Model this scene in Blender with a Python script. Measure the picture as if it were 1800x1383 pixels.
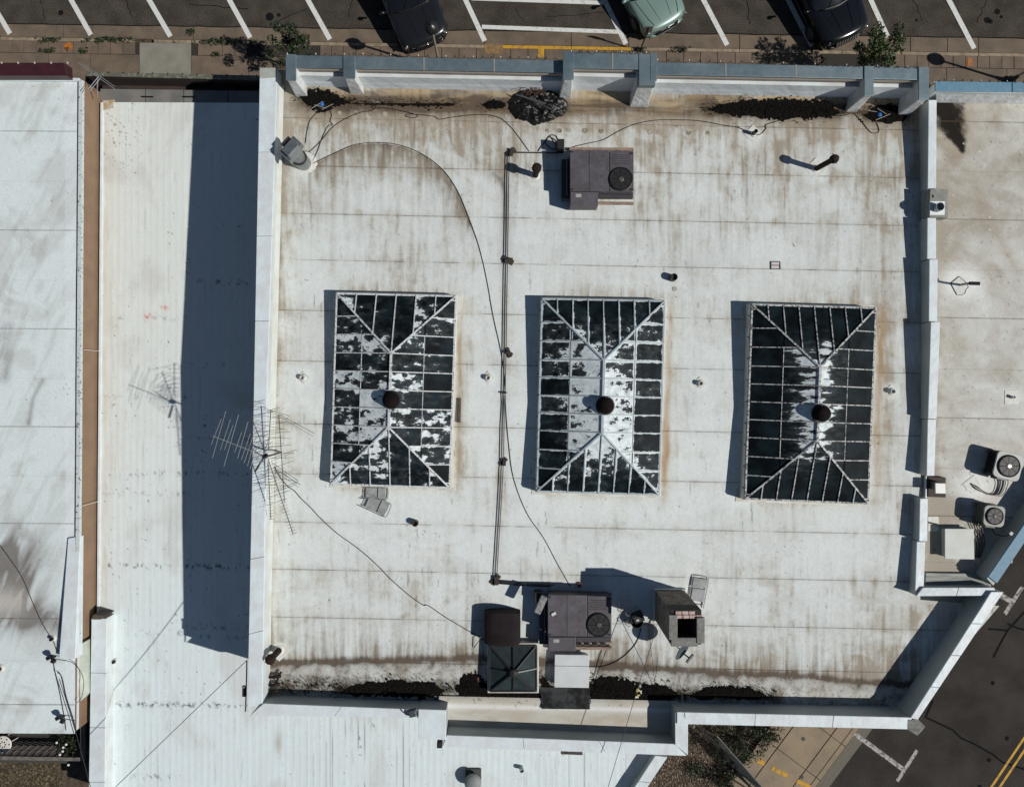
import bpy, math, random
import numpy as np
from mathutils import Vector

for _o in list(bpy.data.objects):
    bpy.data.objects.remove(_o)
SC = bpy.context.scene
COL = SC.collection
RND = random.Random(11)

# ------------------------------------------------------------------ camera, sky, sun, exposure
HC, F, CX, CY = 28.0, 1271.0, 900.0, 691.5      # drone height and focal length (photo pixels)
cam_d = bpy.data.cameras.new('camera')
cam_d.sensor_width = 36.0
cam_d.sensor_fit = 'HORIZONTAL'
cam_d.lens = 36.0 * F / 1800.0
cam_d.clip_end = 2000.0
cam = bpy.data.objects.new('camera', cam_d)
cam.location = (0, 0, HC)
COL.objects.link(cam)
SC.camera = cam

SUN_T = Vector((-1.02, 0.31, -1.0)).normalized()   # direction the light travels
world = bpy.data.worlds.new('World')
SC.world = world
world.use_nodes = True
wn = world.node_tree.nodes
sky = wn.new('ShaderNodeTexSky')
sky.sky_type = 'NISHITA'
sky.sun_disc = False
sky.sun_elevation = math.asin(-SUN_T.z)
sky.sun_rotation = math.atan2(-SUN_T.x, -SUN_T.y)
sky.air_density = 1.0
sky.dust_density = 0.4
sky.ozone_density = 2.5
world.node_tree.links.new(sky.outputs[0], wn['Background'].inputs[0])
wn['Background'].inputs[1].default_value = 0.05

sun_d = bpy.data.lights.new('sun', 'SUN')
sun_d.energy = 5.0
sun_d.angle = math.radians(0.55)
sun_d.color = (1.0, 0.965, 0.915)
sun = bpy.data.objects.new('sun', sun_d)
sun.rotation_euler = SUN_T.to_track_quat('-Z', 'Y').to_euler()
sun.location = (20, -8, 40)
COL.objects.link(sun)

SC.view_settings.view_transform = 'Standard'
SC.view_settings.look = 'None'
SC.view_settings.exposure = -0.32
SC.view_settings.gamma = 1.0
SC.view_settings.use_curve_mapping = False

# ------------------------------------------------------------------ levels
ZG = -0.5        # street
ZP = -0.37       # pavement
ZL = 2.3         # low roof between the buildings
ZW = 3.25        # left neighbour's roof
ZE = 5.35        # right neighbour's roof

def P(px, py, z):
    d = (HC - z) / F
    return ((px - CX) * d, -(py - CY) * d, z)

def zmain(x, y):
    v = y + 0.02 * x
    return 5.5 - 0.45 * abs(v + 0.26) / 9.3

def R(px, py, h=0.0):
    """a photo position on the main roof, h above the membrane"""
    z = 5.3
    for _ in range(4):
        x, y, _z = P(px, py, z)
        v = y + 0.02 * x
        z = zmain(x, y) + h + max(0.0, v - 9.22) * .45
        if v < -9.1: z += .03 * math.sin(min((-9.1 - v) / .35, 1.0) * math.pi)
    return (x, y, z)

# ------------------------------------------------------------------ noise
def _hash(ix, iy, seed):
    h = (ix.astype(np.int64) * 374761393 + iy.astype(np.int64) * 668265263 + seed * 1442695041) & 0xffffffff
    h = ((h ^ (h >> 13)) * 1274126177) & 0xffffffff
    h = (h ^ (h >> 16)) & 0xffffff
    return h / float(0xffffff)

def vnoise(x, y, seed=0):
    ix = np.floor(x); iy = np.floor(y)
    fx = x - ix; fy = y - iy
    fx = fx * fx * (3 - 2 * fx); fy = fy * fy * (3 - 2 * fy)
    a = _hash(ix, iy, seed); b = _hash(ix + 1, iy, seed)
    c = _hash(ix, iy + 1, seed); d = _hash(ix + 1, iy + 1, seed)
    return (a * (1 - fx) + b * fx) * (1 - fy) + (c * (1 - fx) + d * fx) * fy

def fbm(x, y, seed=0, octv=4):
    s = 0.0; a = 0.5; t = 0.0
    x = x + 1.3 * (vnoise(x * .7 + 5.2, y * .7 + 1.3, seed + 301) - .5); y = y + 1.3 * (vnoise(x * .7 + 9.1, y * .7 + 4.7, seed + 302) - .5)
    for i in range(octv):
        ca, sa = math.cos(.55 + 1.1 * i), math.sin(.55 + 1.1 * i)
        s = s + a * vnoise((x * ca - y * sa) * 2.03 ** i, (x * sa + y * ca) * 2.03 ** i, seed + i * 17); t += a; a *= 0.58
    return np.clip((s / t - .5) * 1.55 + .5, 0, 1)

def sst(e0, e1, x):
    t = np.clip((x - e0) / (e1 - e0), 0, 1)
    return t * t * (3 - 2 * t)

def seg_dist(px, py, pts):
    best = np.full(px.shape, 1e9)
    for (x0, y0), (x1, y1) in zip(pts[:-1], pts[1:]):
        dx, dy = x1 - x0, y1 - y0
        t = np.clip(((px - x0) * dx + (py - y0) * dy) / (dx * dx + dy * dy), 0, 1)
        best = np.minimum(best, np.hypot(px - x0 - t * dx, py - y0 - t * dy))
    return best

# ------------------------------------------------------------------ materials
MATS = {}
def _new(name):
    m = bpy.data.materials.new(name); m.use_nodes = True
    nt = m.node_tree
    return m, nt, nt.nodes, nt.links, nt.nodes['Principled BSDF']

def M(name, col=(.5, .5, .5), rough=.6, metal=0.0, col2=None, scale=6.0, sharp=(.35, .65), bump=0.0, bscale=20.0,
      grain=0.0, gscale=60.0, spec=.5, coat=0.0, stretch=(1, 1, 1)):
    if name in MATS:
        return MATS[name]
    m, nt, N, L, b = _new(name)
    b.inputs['Roughness'].default_value = rough
    b.inputs['Metallic'].default_value = metal
    b.inputs['Specular IOR Level'].default_value = spec
    b.inputs['Coat Weight'].default_value = coat
    geo = N.new('ShaderNodeNewGeometry')
    vec = geo.outputs['Position']
    if stretch != (1, 1, 1):
        mp = N.new('ShaderNodeMapping'); mp.inputs['Scale'].default_value = stretch
        L.new(vec, mp.inputs['Vector']); vec = mp.outputs[0]
    csock = None
    if col2 is not None:
        n = N.new('ShaderNodeTexNoise'); n.inputs['Scale'].default_value = scale; n.inputs['Detail'].default_value = 6
        L.new(vec, n.inputs['Vector'])
        r = N.new('ShaderNodeMapRange'); r.inputs[1].default_value = sharp[0]; r.inputs[2].default_value = sharp[1]
        L.new(n.outputs[0], r.inputs[0])
        mx = N.new('ShaderNodeMix'); mx.data_type = 'RGBA'
        mx.inputs[6].default_value = (*col, 1); mx.inputs[7].default_value = (*col2, 1)
        L.new(r.outputs[0], mx.inputs[0]); csock = mx.outputs[2]
    if grain:
        n = N.new('ShaderNodeTexNoise'); n.inputs['Scale'].default_value = gscale; n.inputs['Detail'].default_value = 3
        L.new(vec, n.inputs['Vector'])
        r = N.new('ShaderNodeMapRange'); r.inputs[1].default_value = .25; r.inputs[2].default_value = .75
        r.inputs[3].default_value = 1 - grain; r.inputs[4].default_value = 1 + grain
        L.new(n.outputs[0], r.inputs[0])
        mx = N.new('ShaderNodeMix'); mx.data_type = 'RGBA'; mx.blend_type = 'MULTIPLY'; mx.inputs[0].default_value = 1
        if csock: L.new(csock, mx.inputs[6])
        else: mx.inputs[6].default_value = (*col, 1)
        L.new(r.outputs[0], mx.inputs[7]); csock = mx.outputs[2]
    if csock: L.new(csock, b.inputs['Base Color'])
    else: b.inputs['Base Color'].default_value = (*col, 1)
    if bump:
        n = N.new('ShaderNodeTexNoise'); n.inputs['Scale'].default_value = bscale; n.inputs['Detail'].default_value = 4
        L.new(vec, n.inputs['Vector'])
        bp = N.new('ShaderNodeBump'); bp.inputs['Strength'].default_value = bump; bp.inputs['Distance'].default_value = .03
        L.new(n.outputs[0], bp.inputs['Height']); L.new(bp.outputs[0], b.inputs['Normal'])
    MATS[name] = m
    return m

def VC(name, rough=.6, grain=.06, gscale=40, bump=.15, bscale=12, spec=.4):
    """colour comes from the mesh's own stain map, the grain from noise"""
    if name in MATS: return MATS[name]
    m, nt, N, L, b = _new(name)
    b.inputs['Roughness'].default_value = rough; b.inputs['Specular IOR Level'].default_value = spec
    at = N.new('ShaderNodeAttribute'); at.attribute_name = 'Col'
    geo = N.new('ShaderNodeNewGeometry')
    n = N.new('ShaderNodeTexNoise'); n.inputs['Scale'].default_value = gscale; n.inputs['Detail'].default_value = 5
    L.new(geo.outputs['Position'], n.inputs['Vector'])
    r = N.new('ShaderNodeMapRange'); r.inputs[1].default_value = .3; r.inputs[2].default_value = .7
    r.inputs[3].default_value = 1 - grain; r.inputs[4].default_value = 1 + grain
    L.new(n.outputs[0], r.inputs[0])
    mx = N.new('ShaderNodeMix'); mx.data_type = 'RGBA'; mx.blend_type = 'MULTIPLY'; mx.inputs[0].default_value = 1
    L.new(at.outputs['Color'], mx.inputs[6]); L.new(r.outputs[0], mx.inputs[7])
    L.new(mx.outputs[2], b.inputs['Base Color'])
    n2 = N.new('ShaderNodeTexNoise'); n2.inputs['Scale'].default_value = bscale; n2.inputs['Detail'].default_value = 4
    L.new(geo.outputs['Position'], n2.inputs['Vector'])
    bp = N.new('ShaderNodeBump'); bp.inputs['Strength'].default_value = bump; bp.inputs['Distance'].default_value = .02
    L.new(n2.outputs[0], bp.inputs['Height']); L.new(bp.outputs[0], b.inputs['Normal'])
    MATS[name] = m
    return m

def pane_material(name, ns, stretch, fine=.25):
    """dark glass under peeling white paint; how much is left is a property of each pane"""
    m, nt, N, L, b = _new(name)
    geo = N.new('ShaderNodeNewGeometry')
    mp = N.new('ShaderNodeMapping'); mp.inputs['Scale'].default_value = stretch
    L.new(geo.outputs['Position'], mp.inputs['Vector'])
    def noise(sc, det, rgh, vec):
        n = N.new('ShaderNodeTexNoise'); n.inputs['Scale'].default_value = sc; n.inputs['Detail'].default_value = det
        n.inputs['Roughness'].default_value = rgh; L.new(vec, n.inputs['Vector']); return n.outputs[0]
    def math_(op, a, c):
        q = N.new('ShaderNodeMath'); q.operation = op
        for i, s in enumerate((a, c)):
            if isinstance(s, float): q.inputs[i].default_value = s
            else: L.new(s, q.inputs[i])
        return q.outputs[0]
    def ramp(v, lo, hi, o0=0.0, o1=1.0):
        r = N.new('ShaderNodeMapRange'); r.inputs[1].default_value = lo; r.inputs[2].default_value = hi
        r.inputs[3].default_value = o0; r.inputs[4].default_value = o1; r.interpolation_type = 'SMOOTHSTEP'
        L.new(v, r.inputs[0]); return r.outputs[0]
    def prop(nm):
        q = N.new('ShaderNodeAttribute'); q.attribute_type = 'OBJECT'; q.attribute_name = nm; return q.outputs['Fac']
    def geom(nm):
        q = N.new('ShaderNodeAttribute'); q.attribute_name = nm; return q.outputs['Fac']
    n1 = noise(ns, 9, .62, mp.outputs[0]); n2 = noise(ns * 7, 4, .6, mp.outputs[0])
    v = math_('ADD', math_('MULTIPLY', n1, 1.0 - fine), math_('MULTIPLY', n2, fine))
    v = math_('ADD', v, math_('MULTIPLY', prop('rim'), geom('edge')))
    v = math_('ADD', v, math_('ADD', prop('paint'), math_('MULTIPLY', prop('lift'), geom('up'))))
    flake = ramp(v, .983, 1.017)
    film = ramp(v, .80, 1.0, 0.0, .05)
    fac = math_('MAXIMUM', flake, film)
    n3 = noise(5, 5, .6, geo.outputs['Position'])
    pm = N.new('ShaderNodeMix'); pm.data_type = 'RGBA'
    pm.inputs[6].default_value = (.45, .51, .53, 1); pm.inputs[7].default_value = (.68, .735, .735, 1)
    L.new(ramp(n3, .3, .65), pm.inputs[0])
    gl = N.new('ShaderNodeMix'); gl.data_type = 'RGBA'
    gl.inputs[6].default_value = (.0035, .0055, .0065, 1); gl.inputs[7].default_value = (.011, .020, .025, 1)
    L.new(ramp(noise(1.7, 4, .6, geo.outputs['Position']), .35, .7), gl.inputs[0])
    mx = N.new('ShaderNodeMix'); mx.data_type = 'RGBA'
    L.new(gl.outputs[2], mx.inputs[6]); L.new(pm.outputs[2], mx.inputs[7]); L.new(fac, mx.inputs[0])
    L.new(mx.outputs[2], b.inputs['Base Color'])
    L.new(ramp(flake, 0.0, 1.0, .5, .7), b.inputs['Roughness'])
    b.inputs['Specular IOR Level'].default_value = .05
    bp = N.new('ShaderNodeBump'); bp.inputs['Strength'].default_value = .35; bp.inputs['Distance'].default_value = .004
    L.new(flake, bp.inputs['Height']); L.new(bp.outputs[0], b.inputs['Normal'])
    MATS[name] = m
    return m

# ------------------------------------------------------------------ mesh building
class MB:
    def __init__(s): s.v = []; s.f = []
    def add(s, vs, fs):
        k = len(s.v); s.v += [tuple(map(float, q)) for q in vs]; s.f += [tuple(i + k for i in f) for f in fs]; return s
    def prism(s, poly, z0, z1):
        n = len(poly)
        a = sum(poly[i][0] * poly[(i + 1) % n][1] - poly[(i + 1) % n][0] * poly[i][1] for i in range(n))
        z0 = list(z0) if hasattr(z0, '__len__') else [z0] * n
        z1 = list(z1) if hasattr(z1, '__len__') else [z1] * n
        if a < 0: poly = poly[::-1]; z0 = z0[::-1]; z1 = z1[::-1]
        vs = [(p[0], p[1], z) for p, z in zip(poly, z0)] + [(p[0], p[1], z) for p, z in zip(poly, z1)]
        fs = [tuple(range(n))[::-1], tuple(range(n, 2 * n))] + [(i, (i + 1) % n, n + (i + 1) % n, n + i) for i in range(n)]
        return s.add(vs, fs)
    def box(s, x, y, z0, sx, sy, sz, rot=0.0, taper=1.0):
        c, n = math.cos(rot), math.sin(rot); vs = []
        for z, t in ((z0, 1.0), (z0 + sz, taper)):
            for ax, ay in ((-1, -1), (1, -1), (1, 1), (-1, 1)):
                lx, ly = ax * sx / 2 * t, ay * sy / 2 * t
                vs.append((x + lx * c - ly * n, y + lx * n + ly * c, z))
        return s.add(vs, [(3, 2, 1, 0), (4, 5, 6, 7), (0, 1, 5, 4), (1, 2, 6, 5), (2, 3, 7, 6), (3, 0, 4, 7)])
    def bar(s, a, b, w, h, up=(0, 0, 1)):
        a, b, up = Vector(a), Vector(b), Vector(up)
        d = (b - a).normalized(); sd = d.cross(up).normalized(); u = sd.cross(d)
        vs = []
        for p in (a, b):
            for q, r in ((-1, -1), (1, -1), (1, 1), (-1, 1)):
                vs.append(p + sd * (q * w / 2) + u * (r * h / 2))
        return s.add(vs, [(0, 1, 2, 3), (7, 6, 5, 4), (0, 4, 5, 1), (1, 5, 6, 2), (2, 6, 7, 3), (3, 7, 4, 0)])
    def tube(s, pts, r, n=6):
        pts = [Vector(p) for p in pts]; k = len(pts); rs = r if hasattr(r, '__len__') else [r] * k
        vs = []; up = Vector((0, 0, 1))
        for i, p in enumerate(pts):
            d = (pts[min(i + 1, k - 1)] - pts[max(i - 1, 0)])
            d = d.normalized() if d.length > 1e-9 else Vector((1, 0, 0))
            a = d.cross(up)
            if a.length < 1e-3: a = d.cross(Vector((1, 0, 0)))
            a.normalize(); b = a.cross(d)
            for j in range(n):
                t = 2 * math.pi * j / n
                vs.append(p + (a * math.cos(t) + b * math.sin(t)) * rs[i])
        fs = [(i * n + j, i * n + (j + 1) % n, (i + 1) * n + (j + 1) % n, (i + 1) * n + j) for i in range(k - 1) for j in range(n)]
        fs += [tuple(range(n))[::-1], tuple(range((k - 1) * n, k * n))]
        return s.add(vs, fs)
    def lathe(s, x, y, z, prof, n=20, axis=None):
        """prof: (r, height); axis: optional direction of the turning axis"""
        ax = Vector(axis).normalized() if axis else Vector((0, 0, 1))
        a = ax.orthogonal().normalized() if axis else Vector((1, 0, 0)); b = ax.cross(a)
        o = Vector((x, y, z)); vs = []
        for r, h in prof:
            for j in range(n):
                t = 2 * math.pi * j / n
                vs.append(o + ax * h + (a * math.cos(t) + b * math.sin(t)) * r)
        k = len(prof)
        fs = [(i * n + j, i * n + (j + 1) % n, (i + 1) * n + (j + 1) % n, (i + 1) * n + j) for i in range(k - 1) for j in range(n)]
        fs += [tuple(range(n))[::-1], tuple(range((k - 1) * n, k * n))]
        return s.add(vs, fs)
    def ellipsoid(s, c, r, n=12, m=8, rot=None):
        vs = []; 
        for i in range(m + 1):
            t = math.pi * i / m
            for j in range(n):
                p = 2 * math.pi * j / n
                q = Vector((r[0] * math.sin(t) * math.cos(p), r[1] * math.sin(t) * math.sin(p), r[2] * math.cos(t)))
                if rot is not None: q = rot @ q
                vs.append(Vector(c) + q)
        fs = [(i * n + j, (i + 1) * n + j, (i + 1) * n + (j + 1) % n, i * n + (j + 1) % n) for i in range(m) for j in range(n)]
        return s.add(vs, fs)

LOC = {}     # world location of every thing, shared by its parts
def _props(o, label, cat, group, kind):
    if label: o['label'] = label
    if cat: o['category'] = cat
    if group: o['group'] = group
    if kind: o['kind'] = kind
    return o

def thing(name, label, cat, loc, group=None, kind=None):
    o = bpy.data.objects.new(name, None); o.empty_display_size = .2
    o.location = loc; COL.objects.link(o); LOC[o.name] = Vector(loc)
    return _props(o, label, cat, group, kind)

def build(name, mb, mat, parent=None, label=None, cat=None, group=None, kind=None, smooth=False, bevel=0.0, cols=None, edge=None, up=None, seg=2):
    vs = np.array(mb.v, dtype=np.float64)
    if parent is not None:
        loc = LOC[parent.name]
    else:
        loc = Vector((float((vs[:, 0].min() + vs[:, 0].max()) / 2), float((vs[:, 1].min() + vs[:, 1].max()) / 2), float(vs[:, 2].min())))
    me = bpy.data.meshes.new(name)
    me.from_pydata((vs - np.array(loc)).tolist(), [], mb.f)
    if cols is not None:
        a = me.color_attributes.new('Col', 'FLOAT_COLOR', 'POINT')
        c = np.ones((len(vs), 4), dtype=np.float32); c[:, :3] = cols
        a.data.foreach_set('color', c.ravel())
    if edge is not None:
        a = me.attributes.new('edge', 'FLOAT', 'POINT'); a.data.foreach_set('value', np.array(edge, dtype=np.float32))
    if up is not None:
        a = me.attributes.new('up', 'FLOAT', 'POINT'); a.data.foreach_set('value', np.array(up, dtype=np.float32))
    if smooth: me.polygons.foreach_set('use_smooth', [True] * len(me.polygons))
    me.materials.append(mat); me.update()
    o = bpy.data.objects.new(name, me); COL.objects.link(o)
    if parent is not None: o.parent = parent
    else: o.location = loc
    LOC[o.name] = loc
    if bevel:
        bv = o.modifiers.new('bevel', 'BEVEL'); bv.width = bevel; bv.segments = seg; bv.limit_method = 'ANGLE'
        bv.angle_limit = math.radians(40)
    return _props(o, label, cat, group, kind)

def grid_obj(name, X, Y, Z, cols, mat, parent=None, **kw):
    """X, Y, Z: (rows, columns) arrays"""
    r, c = X.shape
    mb = MB(); mb.v = list(zip(X.ravel().tolist(), Y.ravel().tolist(), Z.ravel().tolist()))
    i = np.arange(r * c).reshape(r, c)
    q = np.stack([i[:-1, :-1], i[1:, :-1], i[1:, 1:], i[:-1, 1:]], -1).reshape(-1, 4)
    x0, y0 = X[0, 0], Y[0, 0]
    n = (X[1, 0] - x0) * (Y[0, 1] - y0) - (Y[1, 0] - y0) * (X[0, 1] - x0)
    if n < 0: q = q[:, ::-1]
    mb.f = q.tolist()
    return build(name, mb, mat, parent, cols=cols.reshape(-1, 3), **kw)

def smooth_path(pts, k=6):
    out = []
    n = len(pts)
    for i in range(n - 1):
        p0, p1, p2, p3 = (Vector(pts[max(i - 1, 0)]), Vector(pts[i]), Vector(pts[i + 1]), Vector(pts[min(i + 2, n - 1)]))
        for j in range(k):
            t = j / k
            out.append(0.5 * ((2 * p1) + (p2 - p0) * t + (2 * p0 - 5 * p1 + 4 * p2 - p3) * t * t + (3 * p1 - p0 - 3 * p2 + p3) * t ** 3))
    out.append(Vector(pts[-1]))
    return out

def quadxy(pts, z):
    return [P(x, y, z)[:2] for x, y in pts]
# ================================================================== THE GROUND
WHITE = M('white_membrane', (.62, .68, .68), .55, col2=(.52, .53, .51), scale=1.3, bump=.35, bscale=5, grain=.05, gscale=30)
WHITE2 = M('white_coping_membrane', (.65, .73, .75), .5, col2=(.60, .63, .64), scale=2.2, bump=.6, bscale=4, grain=.05, gscale=40)
ASPH = M('asphalt', (.038, .032, .025), .95, col2=(.070, .060, .048), scale=1.6, sharp=(.3, .7), bump=.5, bscale=45, grain=.85, gscale=26, spec=.2)
ASPH2 = M('asphalt_side_street', (.029, .0255, .0225), .95, col2=(.047, .0415, .036), scale=.9, bump=.4, bscale=50, grain=.6, gscale=30, spec=.15)
CONC = M('old_brown_concrete', (.155, .118, .080), .85, col2=(.105, .080, .056), scale=1.6, bump=.2, bscale=40, grain=.22, gscale=30)
CONC2 = M('pale_concrete', (.235, .225, .185), .85, col2=(.19, .18, .15), scale=2.5, grain=.12, gscale=30)
PAVER = M('paver_brown', (.165, .118, .083), .85, col2=(.115, .086, .062), scale=2.2, grain=.2, gscale=25)
SIDEW = M('side_walk_concrete', (.26, .20, .13), .85, col2=(.20, .155, .105), scale=1.5, grain=.15, gscale=25)
LINEW = M('road_paint_white', (.62, .63, .60), .7, col2=(.42, .41, .37), scale=7, sharp=(.55, .75), grain=.12, gscale=30)
LINEW2 = M('road_paint_worn', (.36, .34, .31), .8, col2=(.10, .09, .085), scale=9, sharp=(.48, .62))
YEL = M('road_paint_yellow', (.50, .27, .015), .75, col2=(.22, .14, .05), scale=6, sharp=(.5, .68))
ORANGE = M('utility_mark_orange', (.42, .13, .01), .8, col2=(.15, .10, .06), scale=9, sharp=(.45, .7))
TAR = M('tar', (.010, .010, .010), .95, spec=.05)
DIRT = M('dirt_and_gravel', (.060, .042, .026), .95, col2=(.105, .078, .052), scale=5, bump=.8, bscale=40, grain=.6, gscale=22)
LEAF = M('leaf_green', (.030, .055, .014), .6, col2=(.062, .085, .022), scale=3)
LEAF2 = M('leaf_dark', (.015, .027, .010), .6, col2=(.032, .048, .016), scale=3)
BARK = M('bark', (.08, .06, .045), .9)
STEELD = M('dark_painted_steel', (.02, .02, .02), .45)

gm = MB(); gm.add([(-220, -220, ZG - .03), (220, -220, ZG - .03), (220, 220, ZG - .03), (-220, 220, ZG - .03)], [(0, 1, 2, 3)])
ground = build('ground', gm, DIRT, kind='structure')

ya = lambda x: 42 + .0145 * x          # asphalt / gutter
yc = lambda x: 65 + .0162 * x          # gutter / kerb
road = build('road', MB().prism([P(-900, -900, ZG)[:2], P(2700, -900, ZG)[:2], P(2700, ya(2700), ZG)[:2], P(-900, ya(-900), ZG)[:2]], ZG - .03, ZG), ASPH, kind='structure')
gut = thing('gutter', None, None, P(900, 65, ZG), kind='structure')
gx = [-350, -200, -60, 112, 163, 340, 505, 700, 852, 1004, 1105, 1300, 1372, 1600, 1665, 1720, 1960, 2150]
for a, b in zip(gx[:-1], gx[1:]):
    o = build('concrete_slab', MB().prism([P(a + .6, ya(a), ZG)[:2], P(b - .6, ya(b), ZG)[:2], P(b - .6, yc(b), ZG)[:2], P(a + .6, yc(a), ZG)[:2]], ZG - .03, ZG + .012 + RND.uniform(0, .004)), CONC, gut)
kerb = thing('kerb', None, None, P(900, 80, ZG), kind='structure')
KERBM = M('kerb_concrete', (.30, .24, .17), .85, col2=(.19, .145, .095), scale=5, grain=.2, gscale=20)
kx = [-350, -150, 0, 107, 235, 270, 336, 505, 700, 855, 1004, 1110, 1300, 1480, 1585, 1720, 1950, 2150]
for a, b in zip(kx[:-1], kx[1:]):
    if a == 235: continue
    m_ = YEL if 850 < a < 1105 else KERBM
    build('kerb_stone', MB().prism([P(a + .4, yc(a) + .3, ZP)[:2], P(b - .4, yc(b) + .3, ZP)[:2], P(b - .4, yc(b) + 6, ZP)[:2], P(a + .4, yc(a) + 6, ZP)[:2]], ZG - .03, ZP + .006), m_, kerb, bevel=.012)
walk = thing('pavement', None, None, P(900, 100, ZP), kind='structure')
build('pavement_bed', MB().prism([P(-350, yc(-350) + 5.6, ZP)[:2], P(2150, yc(2150) + 5.6, ZP)[:2], P(2150, 330, ZP)[:2], P(-350, 330, ZP)[:2]], ZG - .03, ZP - .022), M('joint_dirt', (.028, .023, .018), .95), walk)
x = -330.0
pav_me = {}
while x < 2100:
    w = 21.5 if not (690 < x < 1130 or 1500 > x > 1130) else 30
    w += RND.uniform(-1.2, 1.2)
    big = RND.random() < .12
    if big: w *= 2.1
    if not (240 < x + w / 2 < 340 or 432 < x + w / 2 < 572 or 1452 < x + w / 2 < 1560):
        y0 = yc(x) + 6.6
        build('paver', MB().prism([P(x + .55, y0, ZP)[:2], P(x + w - .55, y0 + .0162 * w, ZP)[:2], P(x + w - .55, y0 + 20.5, ZP)[:2], P(x + .55, y0 + 20.5, ZP)[:2]], ZP - .05, ZP + RND.uniform(-.004, .006)), PAVER if RND.random() < .75 else CONC, walk)
    x += w
sx = [-350, -180, -40, 85, 159, 245, 336, 437, 520, 640, 760, 880, 1000, 1120, 1240, 1360, 1480, 1564, 1664, 1770, 1900, 2100]
for a, b in zip(sx[:-1], sx[1:]):
    top = yc(a) + (6.5 if a == 245 else 28)
    build('pavement_slab', MB().prism([P(a + .5, top, ZP)[:2], P(b - .5, top + .0162 * (b - a), ZP)[:2], P(b - .5, 300, ZP)[:2], P(a + .5, 300, ZP)[:2]], ZP - .05, ZP + RND.uniform(-.003, .005)), CONC2 if a == 245 else (CONC if RND.random() < .6 else PAVER), walk)

def strip(mb, pts, wpx, z0, z1, z):
    """painted stripe of even width along pixel points on level z"""
    w = [Vector(P(a, b, z)[:2]) for a, b in pts]
    hw = wpx * (HC - z) / F / 2
    L_ = []; R_ = []
    for i, p in enumerate(w):
        d = (w[min(i + 1, len(w) - 1)] - w[max(i - 1, 0)]).normalized(); n = Vector((-d.y, d.x))
        L_.append(p + n * hw); R_.append(p - n * hw)
    for i in range(len(w) - 1):
        mb.prism([tuple(L_[i]), tuple(L_[i + 1]), tuple(R_[i + 1]), tuple(R_[i])], z0, z1)
    return mb

for (xa, xb, yb) in [(-18, 18, 60), (125, 160, 62), (262, 300, 65), (403, 440, 67), (541, 580, 70), (818, 852, 73), (1062, 1100, 78), (1236, 1278, 80), (1385, 1427, 82), (1530, 1560, 66), (1667, 1712, 86), (1810, 1855, 88)]:
    dx = xb - xa
    build('parking_line', strip(MB(), [(xa - dx * 1.5, -yb * 1.5), (xb, yb)], 8.5, ZG + .004, ZG + .021, ZG), LINEW, road)
for pts in ([(847, 48), (1092, 57)], [(829, -2), (1066, 6)]):
    build('parking_line', strip(MB(), pts, 7, ZG + .003, ZG + .0195, ZG), LINEW, road)
build('yellow_mark', strip(MB(), [(951, 84), (951, 101)], 11, ZP + .004, ZP + .012, ZP), YEL, walk)
build('yellow_mark', strip(MB(), [(852, 86), (884, 87)], 16, ZP + .004, ZP + .0115, ZP), M('faded_yellow', (.30, .17, .05), .8, col2=(.15, .10, .06), scale=8), walk)
build('orange_mark', MB().lathe(*P(120, 82, ZP + .008)[:2], ZP + .004, [(.17, 0), (.17, .009)], 12), ORANGE, walk)
build('orange_mark', strip(MB(), [(1705, 103), (1705, 116)], 9, ZP + .004, ZP + .012, ZP), ORANGE, walk)
build('tar_spot', MB().lathe(*P(107, 23, ZG)[:2], ZG + .002, [(.11, 0), (.1, .007)], 10), TAR, road)
for (a, b, r) in [(474, 30, .17), (490, 27, .08), (1735, 36, .13), (1753, 21, .12), (1741, 38, .1), (1611, 36, .06), (1760, 30, .07)]:
    build('oil_stain', MB().lathe(*P(a, b, ZG)[:2], ZG + .001, [(r, 0), (r * .9, .004)], 9), TAR, road)
build('tar_seam', strip(MB(), [(x_, ya(x_) + RND.uniform(-.8, .8)) for x_ in range(-100, 1950, 25)], 1.8, ZG + .005, ZG + .018, ZG), TAR, road)

for i, (x0_, y0_, n_, dx_, dy_) in enumerate(((70, -10, 9, 1, 6), (215, -12, 8, 2.5, 6), (330, 8, 9, 13, 1), (620, -10, 8, -1, 6), (905, 12, 8, 2, 3.5), (960, 30, 9, 13, -1), (1310, -12, 9, 1, 7), (1600, -10, 9, 3, 6), (1740, -8, 9, -3, 6), (480, 40, 7, 10, -4))):
    pts = [(x0_ + k * dx_ + RND.uniform(-2.5, 2.5), y0_ + k * dy_ + RND.uniform(-1.5, 1.5)) for k in range(n_)]
    build('tar_seam', strip(MB(), pts, RND.uniform(.8, 1.5), ZG + .001, ZG + .0025 + i * .0001, ZG), TAR, road)

# side street, lower right
DS = Vector((.595, -.803))             # its direction in photo pixels (going up: -DS.y)
side = build('side_street', MB().prism(quadxy([(1446, 1383 - 9), (1960, 690), (2700, 690), (2700, 2300), (770, 2300)], ZG), ZG - .025, ZG - .002), ASPH2, kind='structure')
sw = thing('side_pavement', None, None, P(1400, 1330, ZP), kind='structure')
def sdiag(off0, off1, t0, t1):
    # band parallel to the street; off = pixels left of the kerb line, t = along from the kerb's point (1478,1328)
    d = Vector((.597, -.802)); n = Vector((-.802, -.597))
    o = Vector((1478, 1328))
    return [tuple(o + n * a + d * b) for a, b in ((off0, t0), (off0, t1), (off1, t1), (off1, t0))]
build('pavement_bed', MB().prism(quadxy(sdiag(4, 130, -500, 320), ZP), ZG - .02, ZP - .02), MATS['joint_dirt'], sw)
build('concrete_gutter', MB().prism(quadxy(sdiag(-16, 3, -500, 320), ZG), ZG - .02, ZG + .006), M('gutter_grey', (.13, .115, .09), .9, grain=.25, gscale=25), sw)
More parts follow.
